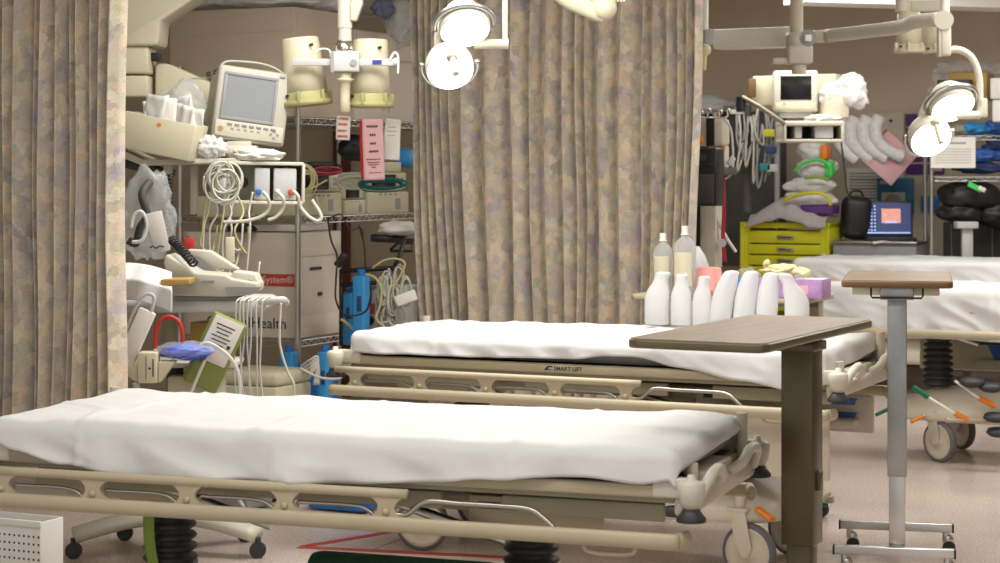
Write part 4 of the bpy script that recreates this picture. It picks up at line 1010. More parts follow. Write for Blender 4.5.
# console with dials beside the rack
t = crate('suction_console', 'grey console with dials behind the blue pump frame', 'medical device', 362, 377, 286, 345, 9.3, .2, 'ltgrey', .008)
w, _, h = t.size
for k, zz in enumerate((.22, .08)):
    b = MB(); b.cyl((w * .55, -.02, h * (.42 + k * .0) + (0 if k == 0 else -.11)), (w * .55, 0, h * .42 + (0 if k == 0 else -.11)), .022 if k == 0 else .014, seg=18); t.add('dial', b, 'black')
b = MB(); b.box((w * .5, -.002, h * .62), (w * .7, .003, .05)); t.add('printing', b, 'labelred')
o0 = W(340, 272, 9.2); b = MB()
for y_ in (270, 284): b.tube([W(340, y_ + 1, 9.25) - o0, W(393, y_ - 2, 9.25) - o0], .012, n=1, seg=6)
for x_ in (341, 366, 393): b.tube([W(x_, 270, 9.25) - o0, W(x_, 345, 9.25) - o0], .010, n=1, seg=6)
b.tube([W(372, 238, 9.7) - o0, W(412, 240, 9.8) - o0], .022, n=1, seg=6); b.tube([W(390, 250, 9.7) - o0, W(398, 243, 9.7) - o0, W(412, 243, 9.7) - o0, W(412, 251, 9.7) - o0, W(390, 251, 9.7) - o0], .008, n=1, seg=6)
b.tube([W(393, 270, 9.25) - o0, W(400, 255, 9.5) - o0, W(404, 240, 9.7) - o0], .012, n=2, seg=6)
single('metal_rack', 'black metal frame holding the console next to the wide curtain', 'frame', b, 'black', o0, 0)
b = MB(); b.box((.07, .05, .12), (.18, .12, .24), .01); single('grey_unit', 'grey unit behind the tangled cables next to the wide curtain', 'medical device', b, 'ltgrey', W(378, 335, 9.55))
o0 = W(392, 290, 9.2); b = MB(); rnd = random.Random(5)
for k in range(16):
    x0 = 378 + rnd.uniform(0, 26); y0 = 272 + rnd.uniform(-6, 18); b.tube([W(x0 + rnd.uniform(-5, 5) * j ** .5, y0 + j * rnd.uniform(9, 13), 9.2 + rnd.uniform(-.05, .05)) - o0 for j in range(5)], .0055, n=4, seg=6)
for k in range(6): loops(b, W(382 + 4.5 * k, 285 + rnd.uniform(-8, 20), 9.15) - o0, .04, 2, .55, 1.5, .01, .005, .1, k)
single('cable_tangle', 'tangle of cream cables hanging beside the wide curtain', 'cable', b, 'cable_w', o0, 0)
b = MB(); b.tube([W(x, y, 9.12) - o0 for x, y in ((362, 274), (374, 277), (381, 288), (380, 305), (376, 318), (382, 325))], .006, n=6); b.tube([W(x, y, 9.12) - o0 for x, y in ((372, 268), (385, 260), (398, 259), (405, 264), (400, 276), (393, 290), (396, 305))], .005, n=6)
b.tube([W(x, y, 9.12) - o0 for x, y in ((341, 319), (350, 326), (358, 334), (365, 338))], .007, n=4)
single('yellow_cable', 'yellowish cable arching over the tangle beside the wide curtain', 'cable', b, 'cable_y', o0, 0)
b = MB(); b.box((0, 0, 0), (.10, .03, .05), .006, rot=Matrix.Rotation(-.35, 4, 'Y')); single('power_block', 'white power block among the tangled cables', 'plug', b, 'white', W(406, 298, 9.08), 0)
b = MB(); b.lump((0, 0, 0), .06, (1.6, 1.0, .55), .4, 2, 6); single('paper_pack', 'white wrapped pack on the dark bracket beside the wide curtain', 'paper', b, 'paper', W(398, 228, 9.75), 0)

# ---------------------------------------------------------------- ceiling boom with tray, monitor and modules
d = 8.45
t = Thing('supply_boom', 'cream ceiling boom with a tray, left of the monitor', 'equipment boom', W(150, 60, d), 0)
X = lambda px: W(px, 0, d).x; Z = lambda py: W(0, py, d).z
b = t.wmb(); b.prism([(X(112), Z(-142)), (X(240), Z(-142)), (X(240), Z(-30)), (X(192), Z(0)), (X(160), Z(21)), (X(158), Z(43)), (X(155), Z(46)), (X(112), Z(46))], d, d + .25, .012); b.cyl(W(150, 26, d - .002), W(150, 26, d), .004); t.add('upper_arm', b, 'beige_lt')
b = t.wmb(); b.box(W(134, 61, d + .12), (.16, .2, .12), .012); b.box(W(134, 87, d + .12), (.15, .18, .09), .008); t.add('joint', b, 'cream')
b = t.wmb(); b.box(W(155, 57, d + .1), (.05, .05, .035), .004); t.add('plug', b, 'black')
b = t.wmb(); b.prism([(X(150), Z(62)), (X(163), Z(62)), (X(206), Z(81)), (X(210), Z(120)), (X(150), Z(120))], d + .12, d + .34, .01); b.box(W(199, 78, d + .118), (.06, .003, .004)); t.add('housing', b, 'cream')
b = t.wmb(); 
b.prism([(X(118), Z(140)), (X(118), Z(149)), (X(160), Z(166)), (X(258), Z(163)), (X(258), Z(158.5)), (X(161), Z(160))], d - .42, d - .05, .004)
t.add('tray', b, 'offwhite')
b = t.wmb(); b.box(W(168, 171, d - .3), (.03, .06, .05), .004); b.box(W(194, 190, d - .2), (.02, .08, .2), .004); t.add('bracket', b, 'offwhite')
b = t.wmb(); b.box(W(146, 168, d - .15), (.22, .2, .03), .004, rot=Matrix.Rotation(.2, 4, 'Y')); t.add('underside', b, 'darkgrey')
def rolled(px, py, d, yaw, roll):
    return Matrix.Translation(W(px, py, d)) @ Matrix.Rotation(yaw, 4, 'Z') @ Matrix.Rotation(roll, 4, 'Y')
# bin on the tray
t = Thing('storage_bin', 'cream open bin of packaged supplies tilted on the boom tray', 'box', W(160, 155, 7.95), 0)
b = t.wmb(); T0 = b.T.copy(); R_ = rolled(157, 136, 7.98, -.15, .20); b.T = T0 @ R_
L_, hh = .30, .145
for (c, s_) in (((0, 0, 0), (L_, .005, hh)), ((0, .16, 0), (L_, .005, hh)), ((-L_ / 2, .08, 0), (.005, .16, hh)), ((L_ / 2, .08, 0), (.005, .16, hh)), ((0, .08, -hh / 2), (L_, .16, .005))): b.box(c, s_, .002)
o = t.add('bin', b, 'cream')
b = t.wmb(); b.T = T0 @ R_; b.cyl((.0, -.003, .045), (.0, -.0035, .045), .009, seg=10); t.add('sticker', b, 'orange', o)
rnd = random.Random(12)
for k in range(9):
    b = MB(); w_ = rnd.uniform(.07, .12); h_ = rnd.uniform(.16, .23)
    tilt = rnd.uniform(-.25, .35); b.T = Matrix.Rotation(tilt, 4, 'Y'); sd = k
    b.grid(lambda u_, v_: (w_ * (u_ - .5), .012 * noise.noise(Vector((u_ * 3, v_ * 3, sd))) , h_ * v_), 8, 10)
    single('supply_packet', ('%s white supply packet from the left in the tilted cream bin' % ('first', 'second', 'third', 'fourth', 'fifth', 'sixth', 'seventh', 'eighth', 'ninth')[k]), 'packet', b, 'paper' if k % 3 else 'wrapplastic', W(150 + 5.2 * k, 146 - k * -.9, 8.02 + .010 * k), rnd.uniform(-.5, .2), 'supply packets in the cream bin', solid=.004)
b = MB(); b.lump((0, 0, 0), .085, (.95, .45, 1.05), .5, 2.0, 31, 4); single('plastic_bag', 'crumpled clear bag at the right end of the tilted cream bin', 'bag', b, 'bagplastic', W(184, 106, 8.12), 0)
b = MB(); b.lump((0, 0, 0), .055, (.95, .7, .75), 1.0, 3.2, 3, 4); single('plastic_bag', 'wadded clear plastic on the boom tray beside the monitor foot', 'bag', b, 'wrapplastic', W(212, 148, 8.05), 0)
b = MB(); b.lump((0, 0, 0), .05, (1.9, 1.1, .5), .7, 2.6, 13, 4); single('paper_pack', 'crumpled white papers lying on the boom tray below the monitor', 'paper', b, 'paper', W(257, 155, 7.95), 0)
# monitor
t = Thing('patient_monitor', 'large grey-white monitor with handle and blank screen, tilted on the boom tray', 'monitor', W(245, 150, 8.2), 0, 'boom monitors')
b = t.wmb(); T0 = b.T.copy(); Rm = rolled(252, 106, 8.20, .30, .13); w, h = .305, .305; b.T = T0 @ Rm
b.prism([(-w / 2, -h / 2), (w / 2, -h / 2), (w / 2, h / 2), (-w / 2, h / 2)], 0, .06, .014)
b.box((-.01, .17, .0), (w * .86, .24, h * .82), .02); bd = t.add('housing', b, 'device_grey')
b = t.wmb(); b.T = T0 @ Rm; x0, x1, z0, z1 = -.115, .085, -.055, .115
for (a, c, e_, f_) in ((x0 - .012, x1 + .012, z1, z1 + .012), (x0 - .012, x1 + .012, z0 - .012, z0), (x0 - .012, x0, z0, z1), (x1, x1 + .012, z0, z1)): b.box(((a + c) / 2, -.003, (e_ + f_) / 2), (c - a, .008, f_ - e_), .001)
t.add('screen_frame', b, 'grey')
b = t.wmb(); b.T = T0 @ Rm; b.box(((x0 + x1) / 2, -.001, (z0 + z1) / 2), (x1 - x0, .004, z1 - z0)); t.add('screen', b, 'screen_grey')
b = t.wmb(); b.T = T0 @ Rm; b.box((-.0, -.003, -.105), (w * .93, .008, .066), .003); cp = t.add('control_panel', b, 'offwhite')
b = t.wmb(); b.T = T0 @ Rm
for k in range(7): b.box((-.082 + k * .03, -.009, -.085), (.02, .006, .008), .001)
for k in range(5): b.box((-.07 + k * .027, -.008, -.103), (.012, .004, .004)); 
for k in range(4): b.box((.105 + .014 * math.cos(k * PI / 2), -.008, -.105 + .014 * math.sin(k * PI / 2)), (.009, .004, .009))
t.add('buttons', b, 'grey', cp)
b = t.wmb(); b.T = T0 @ Rm; b.cyl((-.118, -.009, -.108), (-.118, -.006, -.108), .011, seg=14); t.add('sticker', b, 'gold', cp)
b = t.wmb(); b.T = T0 @ Rm; b.box((.11, -.001, .132), (.022, .003, .005)); t.add('maker_badge', b, 'teal', bd)
b = t.wmb(); b.T = T0 @ Rm; b.tube([(-w / 2 + .01, .05, h / 2 - .005), (-w / 2 + .04, .05, h / 2 + .018), (0, .05, h / 2 + .028), (w / 2 - .08, .05, h / 2 + .02), (w / 2 - .03, .05, h / 2 - .003)], .008, n=5, flat=(.02, .006)); t.add('handle', b, 'device_grey')
b = t.wmb(); b.box(W(237, 150, 8.22), (.18, .16, .035), .01); b.box(W(240, 145, 8.22), (.10, .10, .03), .006); t.add('foot', b, 'offwhite')
# module frame
t = Thing('module_rack', 'white module frame full of plugged cables below the monitor', 'medical device', W(265, 205, 7.95), 0)
b = t.wmb(); T0 = b.T.copy(); Rm = rolled(266, 183, 7.92, .16, .015); b.T = T0 @ Rm; w, h = .295, .155
for (c, s_) in (((0, .1, h / 2), (w, .22, .014)), ((0, .1, -h / 2), (w, .22, .014)), ((-w / 2, .1, 0), (.012, .22, h)), ((w / 2, .1, 0), (.012, .22, h)), ((0, .2, 0), (w, .01, h))): b.box(c, s_, .003)
o = t.add('frame', b, 'offwhite')
for (x0, x1, m_) in ((-.045, .015, 'ltgrey'), (.03, .12, 'ltgrey')):
    b = t.wmb(); b.T = T0 @ Rm; b.box(((x0 + x1) / 2, .08, -.004), (x1 - x0, .16, h * .82), .005); t.add('module', b, m_)
b = t.wmb(); b.T = T0 @ Rm; b.cyl((-.085, .185, .0), (-.085, .195, .0), .022, seg=18); t.add('badge', b, 'brown')
b = t.wmb(); b.T = T0 @ Rm; b.box((-.105, .03, h / 2 + .008), (.06, .04, .001)); t.add('sticker', b, 'yellow_dk')
for (x, m_) in ((-.03, 'blue'), (.045, 'cable_w'), (.10, 'labelred')):
    b = t.wmb(); b.T = T0 @ Rm; b.box((x, -.008, -.035), (.022, .03, .022), .004); t.add('socket', b, m_)
b = t.wmb(); b.box(W(222, 180, 7.82), (.03, .06, .15), .004); t.add('cable_hook', b, 'ltgrey')
def cable(lab, pts, r, m, name='cable', grp='monitor cables', cat='cable', n=6):
    o0 = W(*pts[0]); b = MB(); b.tube([W(*p) - o0 for p in pts], r, n=n, seg=6); return single(name, lab, cat, b, m, o0, 0, grp)
D = 7.72
G = 'white cables of the module frame'
cable('white cable from the left module curving down to the left', [(263, 192, D), (268, 198, D - .02), (269, 208, D), (262, 216, D), (245, 221, D), (222, 222, D)], .007, 'cable_w', grp=G)
cable('white cable from the middle module curving down', [(276, 191, D), (283, 198, D - .02), (283, 208, D), (276, 217, D), (268, 220, D)], .007, 'cable_w', grp=G)
cable('white cable from the right module running to the yellow coil', [(293, 191, D), (298, 196, D - .02), (300, 206, D), (308, 216, D), (318, 221, D), (321, 215, D), (312, 200, D)], .007, 'cable_w', grp=G)
p = W(225, 183, 7.72); b = MB(); loops(b, (0, 0, 0), .060, 11, .85, 1.0, .030, .0045, .1, 9); single('cable_coil', 'big white cable coil hanging left of the module frame', 'cable', b, 'cable_w', p, 0)
rnd = random.Random(21)
for k, x in enumerate((203, 208, 214, 219, 226, 231, 239, 246)):
    e_ = 238 + rnd.uniform(0, 45)
    cable('%s long cable from the left hanging below the white cable coil' % ('first', 'second', 'third', 'fourth', 'fifth', 'sixth', 'seventh', 'eighth')[k], [(x + rnd.uniform(-4, 8), 192, 7.75 + k * .01), (x + rnd.uniform(-6, 6), 212, 7.75 + k * .01), (x + rnd.uniform(-8, 8), 230, 7.75), (x + rnd.uniform(-4, 4), e_, 7.75), (x + 9, e_ + 6, 7.75), (x + rnd.uniform(8, 16), e_ - 20, 7.78)], .0045, 'cable_w' if k % 3 else 'cable_y', grp='hanging cables below the coil')
b = MB(); b.box((0, 0, 0), (.04, .02, .055), .004); single('cable_clamp', 'small red clamp hanging from the white cables', 'clip', b, 'red', W(189, 245, 7.7), 0)
b = MB(); b.box((0, 0, 0), (.035, .01, .10), .003); single('cable_tag', 'white tag hanging on a cable before the carton', 'tag', b, 'cream', W(230, 250, 7.7), 0)
# coiled dark cord
def coil(name, lab, pts, R_, r, turns, m, grp=None):
    P = [W(*p) for p in pts]; o0 = P[0]; b = MB(); Q = []
    n_ = turns * 8
    for k in range(n_ + 1):
        f = k / n_ * (len(P) - 1); i = min(int(f), len(P) - 2); c = P[i].lerp(P[i + 1], f - i); dr = (P[i + 1] - P[i]).normalized()
        x = dr.cross(Vector((0, 1, 0))).normalized(); y = dr.cross(x); a = 2 * PI * k / 8
        Q.append(c + x * R_ * math.cos(a) + y * R_ * math.sin(a) - o0)
    b.tube(Q, r, n=1, seg=5); return single(name, lab, 'cord', b, m, o0, 0, grp)
coil('coiled_cord', 'black coiled cord hanging straight down beside the clear bag', [(169, 174, 7.9), (169.5, 200, 7.9), (170, 232, 7.9)], .012, .004, 15, 'black')
coil('coiled_cord', 'black coiled cord lying over the recorder screen', [(172, 240, 7.3), (182, 250, 7.2), (194, 264, 7.12)], .014, .0045, 10, 'black')

# ---------------------------------------------------------------- big clear bag hanging left
t = Thing('plastic_bag', 'large clear bag with tubing and a label hanging beside the left curtain', 'bag', W(148, 170, 7.6), 0)
b = t.wmb(); c = W(148, 214, 7.6)
b.lump(c, .155, (.62, .35, 1.05), .35, 2.0, 6, 4); bg = t.add('bag', b, 'bagplastic')
b = t.wmb(); b.tube([W(150, 182, 7.55), W(142, 195, 7.5), (W(147, 215, 7.5)), W(140, 228, 7.5), W(136, 243, 7.52), W(128, 240, 7.52)], .016, n=5); t.add('hose', b, 'darkgrey')
b = t.wmb(); b.box(W(158, 232, 7.42), (.06, .004, .15), .001, rot=Matrix.Rotation(-.22, 4, 'Y')); lb = t.add('label', b, 'paper')
b = t.wmb(); b.tube([W(150, 248, 7.41), W(153, 246, 7.41), W(156, 248, 7.41), W(160, 246, 7.41), W(164, 247, 7.41)], .003, n=3); t.add('writing', b, 'purple', lb)
b = t.wmb(); b.tube([W(131, 228, 7.42), W(134, 215, 7.42), W(142, 212, 7.42), W(147, 225, 7.42), W(142, 240, 7.42), W(132, 242, 7.42)], .007, n=5); t.add('ring', b, 'wrapplastic')

# ---------------------------------------------------------------- recorder on its cart
t = Thing('recorder_cart', 'pale grey cart with star base carrying the slanted recorder', 'cart', (*W(180, 0, 7.42).xy, 0), 0)
D = 7.25
b = t.wmb(); b.box(W(196, 303, D + .13), (.56, .40, .045), .02); b.tube([W(258, 303, D - .05), W(270, 301, D - .07), (W(283, 300, D - .05)), W(285, 303, D + .05), W(284, 302, D + .2), W(262, 303, D + .25)], .014, n=5, seg=10); t.add('tray', b, 'ltgrey')
b = t.wmb(); b.box(W(190, 296, D + .13), (.42, .34, .02), .008); t.add('upper_tray', b, 'ltgrey')
b = t.wmb(); p = W(170, 306, 7.42); b.cyl((p.x, p.y, .14), p, .03, seg=18); b.lathe([(.001, .13), (.07, .13), (.06, .10), (.05, .19), (.03, .22), (.001, .22)], (p.x, p.y, 0), seg=24); t.add('column', b, 'beige_dk')
for ang in (-2.75, -.35, .8, 2.2, -1.5):
    b = t.wmb(); q = Vector((p.x + .36 * math.cos(ang), p.y + .30 * math.sin(ang), .075)); b.tube([(p.x, p.y, .14), (p.x * .5 + q.x * .5, p.y * .5 + q.y * .5, .125), q + Vector((0, 0, .01))], .03, n=4, seg=10, flat=(.05, .03)); lg = t.add('base_leg', b, 'offwhite')
    b = t.wmb(); b.cyl((q.x, q.y - .012, .03), (q.x, q.y + .012, .03), .03, seg=18); b.cyl((q.x, q.y, .04), (q.x, q.y, .075), .012); t.add('caster', b, 'rubber', lg)
t = Thing('recorder', 'slanted cream chart recorder with a sloping screen and keypad', 'medical device', W(215, 295, 7.3), 0)
X = lambda px: W(px, 0, 7.15).x; Z = lambda py: W(0, py, 7.15).z
b = t.wmb(); b.prism([(X(172), Z(296)), (X(163), Z(262)), (X(166), Z(254)), (X(196), Z(273)), (X(225), Z(275)), (X(232), Z(279)), (X(258), Z(283)), (X(258), Z(291)), (X(252), Z(295)), (X(225), Z(297))], 7.15, 7.34, .008); bd = t.add('housing', b, 'device_grey')
b = t.wmb(); b.prism([(X(180), Z(264)), (X(176), Z(252)), (X(200), Z(253.5)), (X(230), Z(273)), (X(200), Z(273))], 7.40, 7.46, .006); t.add('screen_housing', b, 'offwhite')
b = t.wmb(); v0, v1, v2, v3 = W(186, 254, 7.39), W(199, 257, 7.39), W(216, 271, 7.39), W(196, 271, 7.39); b._add([v0, v1, v2, v3], [[0, 1, 2, 3]], False); t.add('screen', b, 'grey')
b = t.wmb()
for i in range(5):
    for j in range(3): b.box(W(233 + i * 4.5 + j * 1.5, 278.5 - j * 2.2 + i * .3, 7.2 + j * .06) + Vector((0, 0, .0)), (.012, .014, .006), .001)
t.add('keys', b, 'ltgrey')
b = t.wmb(); b.prism([(X(228), Z(281)), (X(231), Z(272)), (X(253), Z(275)), (X(257), Z(284))], 7.2, 7.34, .004); t.add('keypad', b, 'offwhite')
b = t.wmb(); b.prism([(X(226), Z(287)), (X(261), Z(287)), (X(258), Z(292)), (X(228), Z(295))], 7.146, 7.151); b.box(W(208, 282, 7.147), (.045, .002, .010)); t.add('side_groove', b, 'grey')
b = MB(); b.box((0, 0, 0), (.10, .14, .02), .003, rot=Matrix.Rotation(-.03, 4, 'Y')); single('clipboard', 'brown wooden clipboard edge sticking out left of the recorder', 'clipboard', b, 'gold', W(178, 281, 7.06), 0)
# cloth over the cart's left end
b = MB(); Q0 = W(124, 262, 7.1)
def cl(u_, v_):
    x = 124 + 48 * u_; top_ = 263 + 6 * u_ ** 2 * 1.6; dr = v_ * (36 + 4 * u_)
    p = W(x, top_ + dr, 7.12 - .16 * min(1, v_ * 2.2) + .02 * math.sin(u_ * 9 + v_ * 2)) - Q0; return p
b.grid(cl, 30, 24); single('white_cloth', 'white cloth draped over the left end of the recorder cart', 'cloth', b, 'sheet', Q0, 0, solid=.004)
G = 'thin cables hanging off the recorder cart'
for k, x in enumerate((236, 240, 243, 248, 251, 256, 262)):
    cable('%s thin grey cable from the left hanging off the recorder cart' % ('first', 'second', 'third', 'fourth', 'fifth', 'sixth', 'seventh')[k], [(x + 8, 297, 7.02), (x + 2, 300, 6.99), (x, 306, 6.98), (x + (k % 3) - 1, 340, 6.98), (x - 2 + (k % 2) * 3, 370, 6.98), (x + 1, 400, 6.98)], .0035, 'cable_w' if k % 2 else 'ltgrey', 'lead_cable', G)
cable('grey cable looping from the cart handle down beside the rack post', [(281, 303, 7.1), (280, 320, 7.1), (280, 345, 7.1), (287, 370, 7.1), (294, 385, 7.1), (293, 400, 7.1)], .005, 'cable_w', 'lead_cable', None)

# ---------------------------------------------------------------- supply trolley close behind the front stretcher
D = 6.95
t = Thing('supply_trolley', 'low cream trolley behind the front stretcher, beside the left curtain', 'cart', (*W(170, 0, D + .1).xy, 0), 0)
z = Z = W(0, 362, D).z
p = W(178, 365, D + .12)
b = t.wmb(); b.box((p.x + .02, p.y, z - .012), (.40, .22, .02), .005); t.add('shelf', b, 'offwhite')
b = t.wmb(); b.box((W(192, 0, D).x, p.y, .56), (.18, .20, .28), .01); t.add('box', b, 'cream')
b = t.wmb(); b.box((p.x - .01, p.y, .02), (.14, .16, .03), .005)
t.add('foot', b, 'darkgrey')
b = t.wmb(); b.cyl((p.x - .01, p.y, .02), (p.x - .01, p.y, z - .02), .03, seg=14); t.add('column', b, 'darkgrey')
t = Thing('wall_bracket', 'cream slotted bracket with pointed wings beside the left curtain', 'bracket', W(150, 365, 6.80), 0)
X = lambda px: W(px, 0, 6.80).x; Zf = lambda py: W(0, py, 6.80).z
b = t.wmb(); b.prism([(X(122), Zf(365)), (X(139), Zf(365)), (X(139), Zf(381)), (X(134), Zf(380)), (X(123), Zf(371))], 6.78, 6.84, .004); b.prism([(X(159), Zf(361)), (X(176), Zf(361)), (X(161), Zf(382)), (X(159), Zf(382))], 6.78, 6.84, .004); b.box(W(149, 367, 6.80), (.066, .07, .105), .005); o = t.add('bracket', b, 'cream')
b = t.wmb(); b.box(W(153, 368, 6.764), (.004, .003, .06)); b.box(W(146, 368, 6.764), (.002, .003, .08)); b.cyl(W(149.5, 368.5, 6.766), W(149.5, 368.5, 6.762), .004); t.add('slots', b, 'ink', o)
b = t.wmb(); b.cyl(W(155.5, 356, 6.8), W(155.5, 349, 6.8), .007, seg=10); b.tube([W(135, 382, 6.8), W(137, 388, 6.8), W(136, 400, 6.8)], .012, n=3); t.add('spigot', b, 'offwhite', o)
cable('red rubber tube arching above the blue mask', [(156, 350, 6.86), (155.5, 338, 6.86), (158, 324, 6.86), (168, 316.5, 6.86), (179, 322, 6.86), (182.5, 335, 6.86), (182, 348, 6.86)], .0075, 'red', 'rubber_tube', None, 'tube')
o0 = W(185, 352, 6.85); b = MB(); b.lump((0, 0, 0), .075, (1.05, .9, .3), .35, 2.0, 4, 4); single('breathing_mask', 'bright blue mask in a clear wrapper on the low trolley', 'mask', b, 'royal', o0, 0)
b = MB(); b.lump((0, 0, .006), .084, (1.10, .95, .34), .3, 2.4, 8, 4); single('clear_wrapper', 'clear wrapper around the bright blue mask', 'wrapper', b, 'bagplastic', o0, 0)
cable('clear tube curving down right of the blue mask', [(200, 345, 6.84), (208, 343, 6.84), (220, 349, 6.84), (232, 360, 6.84), (239, 376, 6.84), (240, 400, 6.84)], .007, 'tubing', 'clear_tube', 'clear plastic tubes', 'tube')
cable('clear tube running straight down under the blue mask', [(205, 360, 6.84), (199, 374, 6.84), (190, 395, 6.84)], .006, 'tubing', 'clear_tube', 'clear plastic tubes', 'tube')
cable('grey tube looping at the top of the white pouch', [(122, 340, 6.8), (131, 318, 6.8), (140, 300, 6.8), (148, 294, 6.8), (154, 297, 6.8), (153, 306, 6.8), (149, 318, 6.8)], .0065, 'ltgrey', 'suction_tube', None, 'tube')
b = MB(); b.T = Matrix.Rotation(.42, 4, 'Y'); b.box((0, 0, 0), (.062, .016, .20), .006); single('supply_packet', 'long white pouch leaning at an angle beside the left curtain', 'packet', b, 'paper', W(136, 337, 6.80), 0)
b = MB(); b.T = Matrix.Rotation(.45, 4, 'Y') @ Matrix.Rotation(.3, 4, 'Z'); b.box((0, 0, 0), (.125, .05, .26), .008); 
t = Thing('supply_packet', 'green and white carton of supplies leaning under the recorder cart', 'packet', W(215, 352, 6.95), 0)
t.add('packet', b, 'packgreen', None)
b = MB(); b.T = Matrix.Rotation(.45, 4, 'Y') @ Matrix.Rotation(.3, 4, 'Z'); b.box((-.006, -.027, .045), (.108, .003, .16), .001); lb = t.add('label', b, 'paper')
b = MB(); b.T = Matrix.Rotation(.45, 4, 'Y') @ Matrix.Rotation(.3, 4, 'Z')
for k in range(6): b.box((-.01, -.0295, .10 - k * .014), (.07 - (k % 3) * .012, .001, .004))
b.box((.03, -.0295, .035), (.012, .001, .012)); t.add('printing', b, 'ink', lb)
b = MB(); b.T = Matrix.Rotation(.45, 4, 'Y') @ Matrix.Rotation(.3, 4, 'Z'); b.box((-.04, -.0295, -.02), (.03, .001, .05)); t.add('picture', b, 'brown', lb)
crate('small_carton', 'small brown and blue carton behind the green packet', 'box', 190, 214, 322, 352, 7.35, .1, 'gold', .003)
# white perforated basket, a wheel and small things on the floor behind the front stretcher
t = Thing('laundry_basket', 'white perforated plastic basket on the floor under the left end of the front stretcher', 'basket', (*W(6, 0, 6.35).xy, .08), -TH)
b = MB(); L_ = .30
for (c, s_) in (((-.02, 0, .12), (L_, .006, .22)), ((-.02, .12, .12), (L_, .006, .22)), ((-.02 - L_ / 2, .06, .12), (.006, .12, .22)), ((-.02 + L_ / 2, .06, .12), (.006, .12, .22)), ((-.02, .06, .01), (L_, .12, .006)), ((-.02, -.004, .225), (L_ + .02, .012, .02))): b.box(c, s_, .003)
o = t.add('basket', b, 'white')
b = MB()
for i in range(16):
    for j in range(7): b.cyl((-.155 + i * .019, -.0036, .04 + j * .024), (-.155 + i * .019, -.0030, .04 + j * .024), .0042, seg=6)
t.add('holes', b, 'darkgrey', o)
for x in (-.13, .08):
    b = MB(); b.cyl((x, .05, -.03), (x, .08, -.03), .05, seg=24); b.cyl((x, .065, -.03), (x, .065, .01), .012); t.add('wheel', b, 'rubber')
b = MB(); b.lathe([(.001, -.02), (.02, -.02), (.03, -.014), (.05, -.014), (.05, .014), (.001, .014)], (0, 0, .05), (.25, -1, 0), 24); single('loose_wheel', 'dark cart wheel on the floor seen between the rails of the front stretcher', 'wheel', b, 'rubber', (*W(270, 0, 8.55).xy, .0), 0)
t = crate('power_strip', 'blue power unit with white sockets on the floor behind the front stretcher', 'plug', 308, 364, 488, 508, 8.35, .12, 'blue', .006)
b = MB()
for k in range(5): b.box((.03 + k * .022, -.002, .055), (.010, .006, .022), .001)
t.add('sockets', b, 'white'); b = MB(); b.box((.155, -.003, .04), (.04, .006, .05), .003); t.add('switch_block', b, 'brown')
o0 = (*W(222, 0, 8.3).xy, .0); t = Thing('floor_pump', 'grey machine on the floor seen between the rails of the front stretcher', 'medical device', o0, -TH)
b = MB(); b.box((0, .1, .09), (.26, .2, .16), .02); bd = t.add('housing', b, 'grey'); b = MB(); b.tube([(-.1, -.01, .05), (-.06, -.02, .12), (0, -.02, .13), (.06, -.02, .1), (.12, -.02, .03)], .008, n=5); t.add('hose', b, 'ltgrey', bd)
# ---------------------------------------------------------------- infusion stand right of the wide curtain
D = 10.2
t = Thing('infusion_stand', 'infusion stand with white pumps and red tubing at the right edge of the wide curtain', 'medical stand', (*W(722, 0, D).xy, 0), 0)
b = t.wmb(); x = W(715, 0, D).x; b.cyl((x, D, .1), W(715, 112, D), .013, seg=12); t.add('pole', b, 'chrome')
for a in range(5):
    b = t.wmb(); an = a * 2 * PI / 5; b.tube([(x, D, .12), (x + .28 * math.cos(an), D + .28 * math.sin(an), .07)], .018, n=1); lg = t.add('base_leg', b, 'steel'); b = t.wmb(); q = (x + .28 * math.cos(an), D + .28 * math.sin(an)); b.cyl((q[0], q[1] - .01, .03), (q[0], q[1] + .01, .03), .029); t.add('caster', b, 'rubber', lg)
for (hx, hy) in ((700, 112), (708, 110), (719, 111), (727, 110)):
    b = t.wmb(); b.tube([W(715, 118, D), W(hx, 117, D - .05), W(hx, hy, D - .07), W(hx + 2, hy - 1, D - .07), W(hx + 3, hy + 3, D - .07)], .005, n=4); t.add('hook', b, 'chrome')
b = t.wmb(); wbox(b, 697, 724, 119, 146, D - .1, .1, .015); pm = t.add('pump', b, 'offwhite', label='white pump with orange mark')
b = t.wmb(); wbox(b, 708, 724, 145, 172, D - .09, .09, .012); t.add('pump', b, 'offwhite')
for (a0, a1, y0, y1) in ((693, 702, 136, 143), (720, 724, 142, 150)):
    b = t.wmb(); wbox(b, a0, a1, y0, y1, D - .13, .02, .002); t.add('orange_mark', b, 'orange', pm)
b = t.wmb(); wbox(b, 706, 714, 118, 146, D - .13, .03, .003); t.add('clamp', b, 'black', pm)
b = t.wmb(); wbox(b, 694, 716, 203, 268, D - .12, .1, .006); sb = t.add('battery_box', b, 'offwhite'); b = t.wmb(); wbox(b, 708.5, 710.5, 208, 224, D - .135, .005, 0); t.add('orange_mark', b, 'orange', sb)
b = t.wmb(); wbox(b, 694.5, 700, 206, 262, D - .135, .006, 0); t.add('dark_slot', b, 'black', sb)
for k in range(3):
    b = t.wmb(); b.tube([W(718 + k * 2, 150, D - .15), W(722 + k, 175, D - .16), W(723 + k, 210, D - .16), W(722 + k, 240, D - .16), W(724 + k, 262, D - .16)], .0055, n=4, seg=6); t.add('line', b, 'cable_red', label='dark red fluid line')
b = t.wmb(); b.tube([W(724, 118, D - .15), W(731, 130, D - .15), W(733, 155, D - .15), W(732, 172, D - .15), (W(724, 179, D - .15)), W(717, 176, D - .15)], .006, n=5); t.add('line', b, 'tubing')
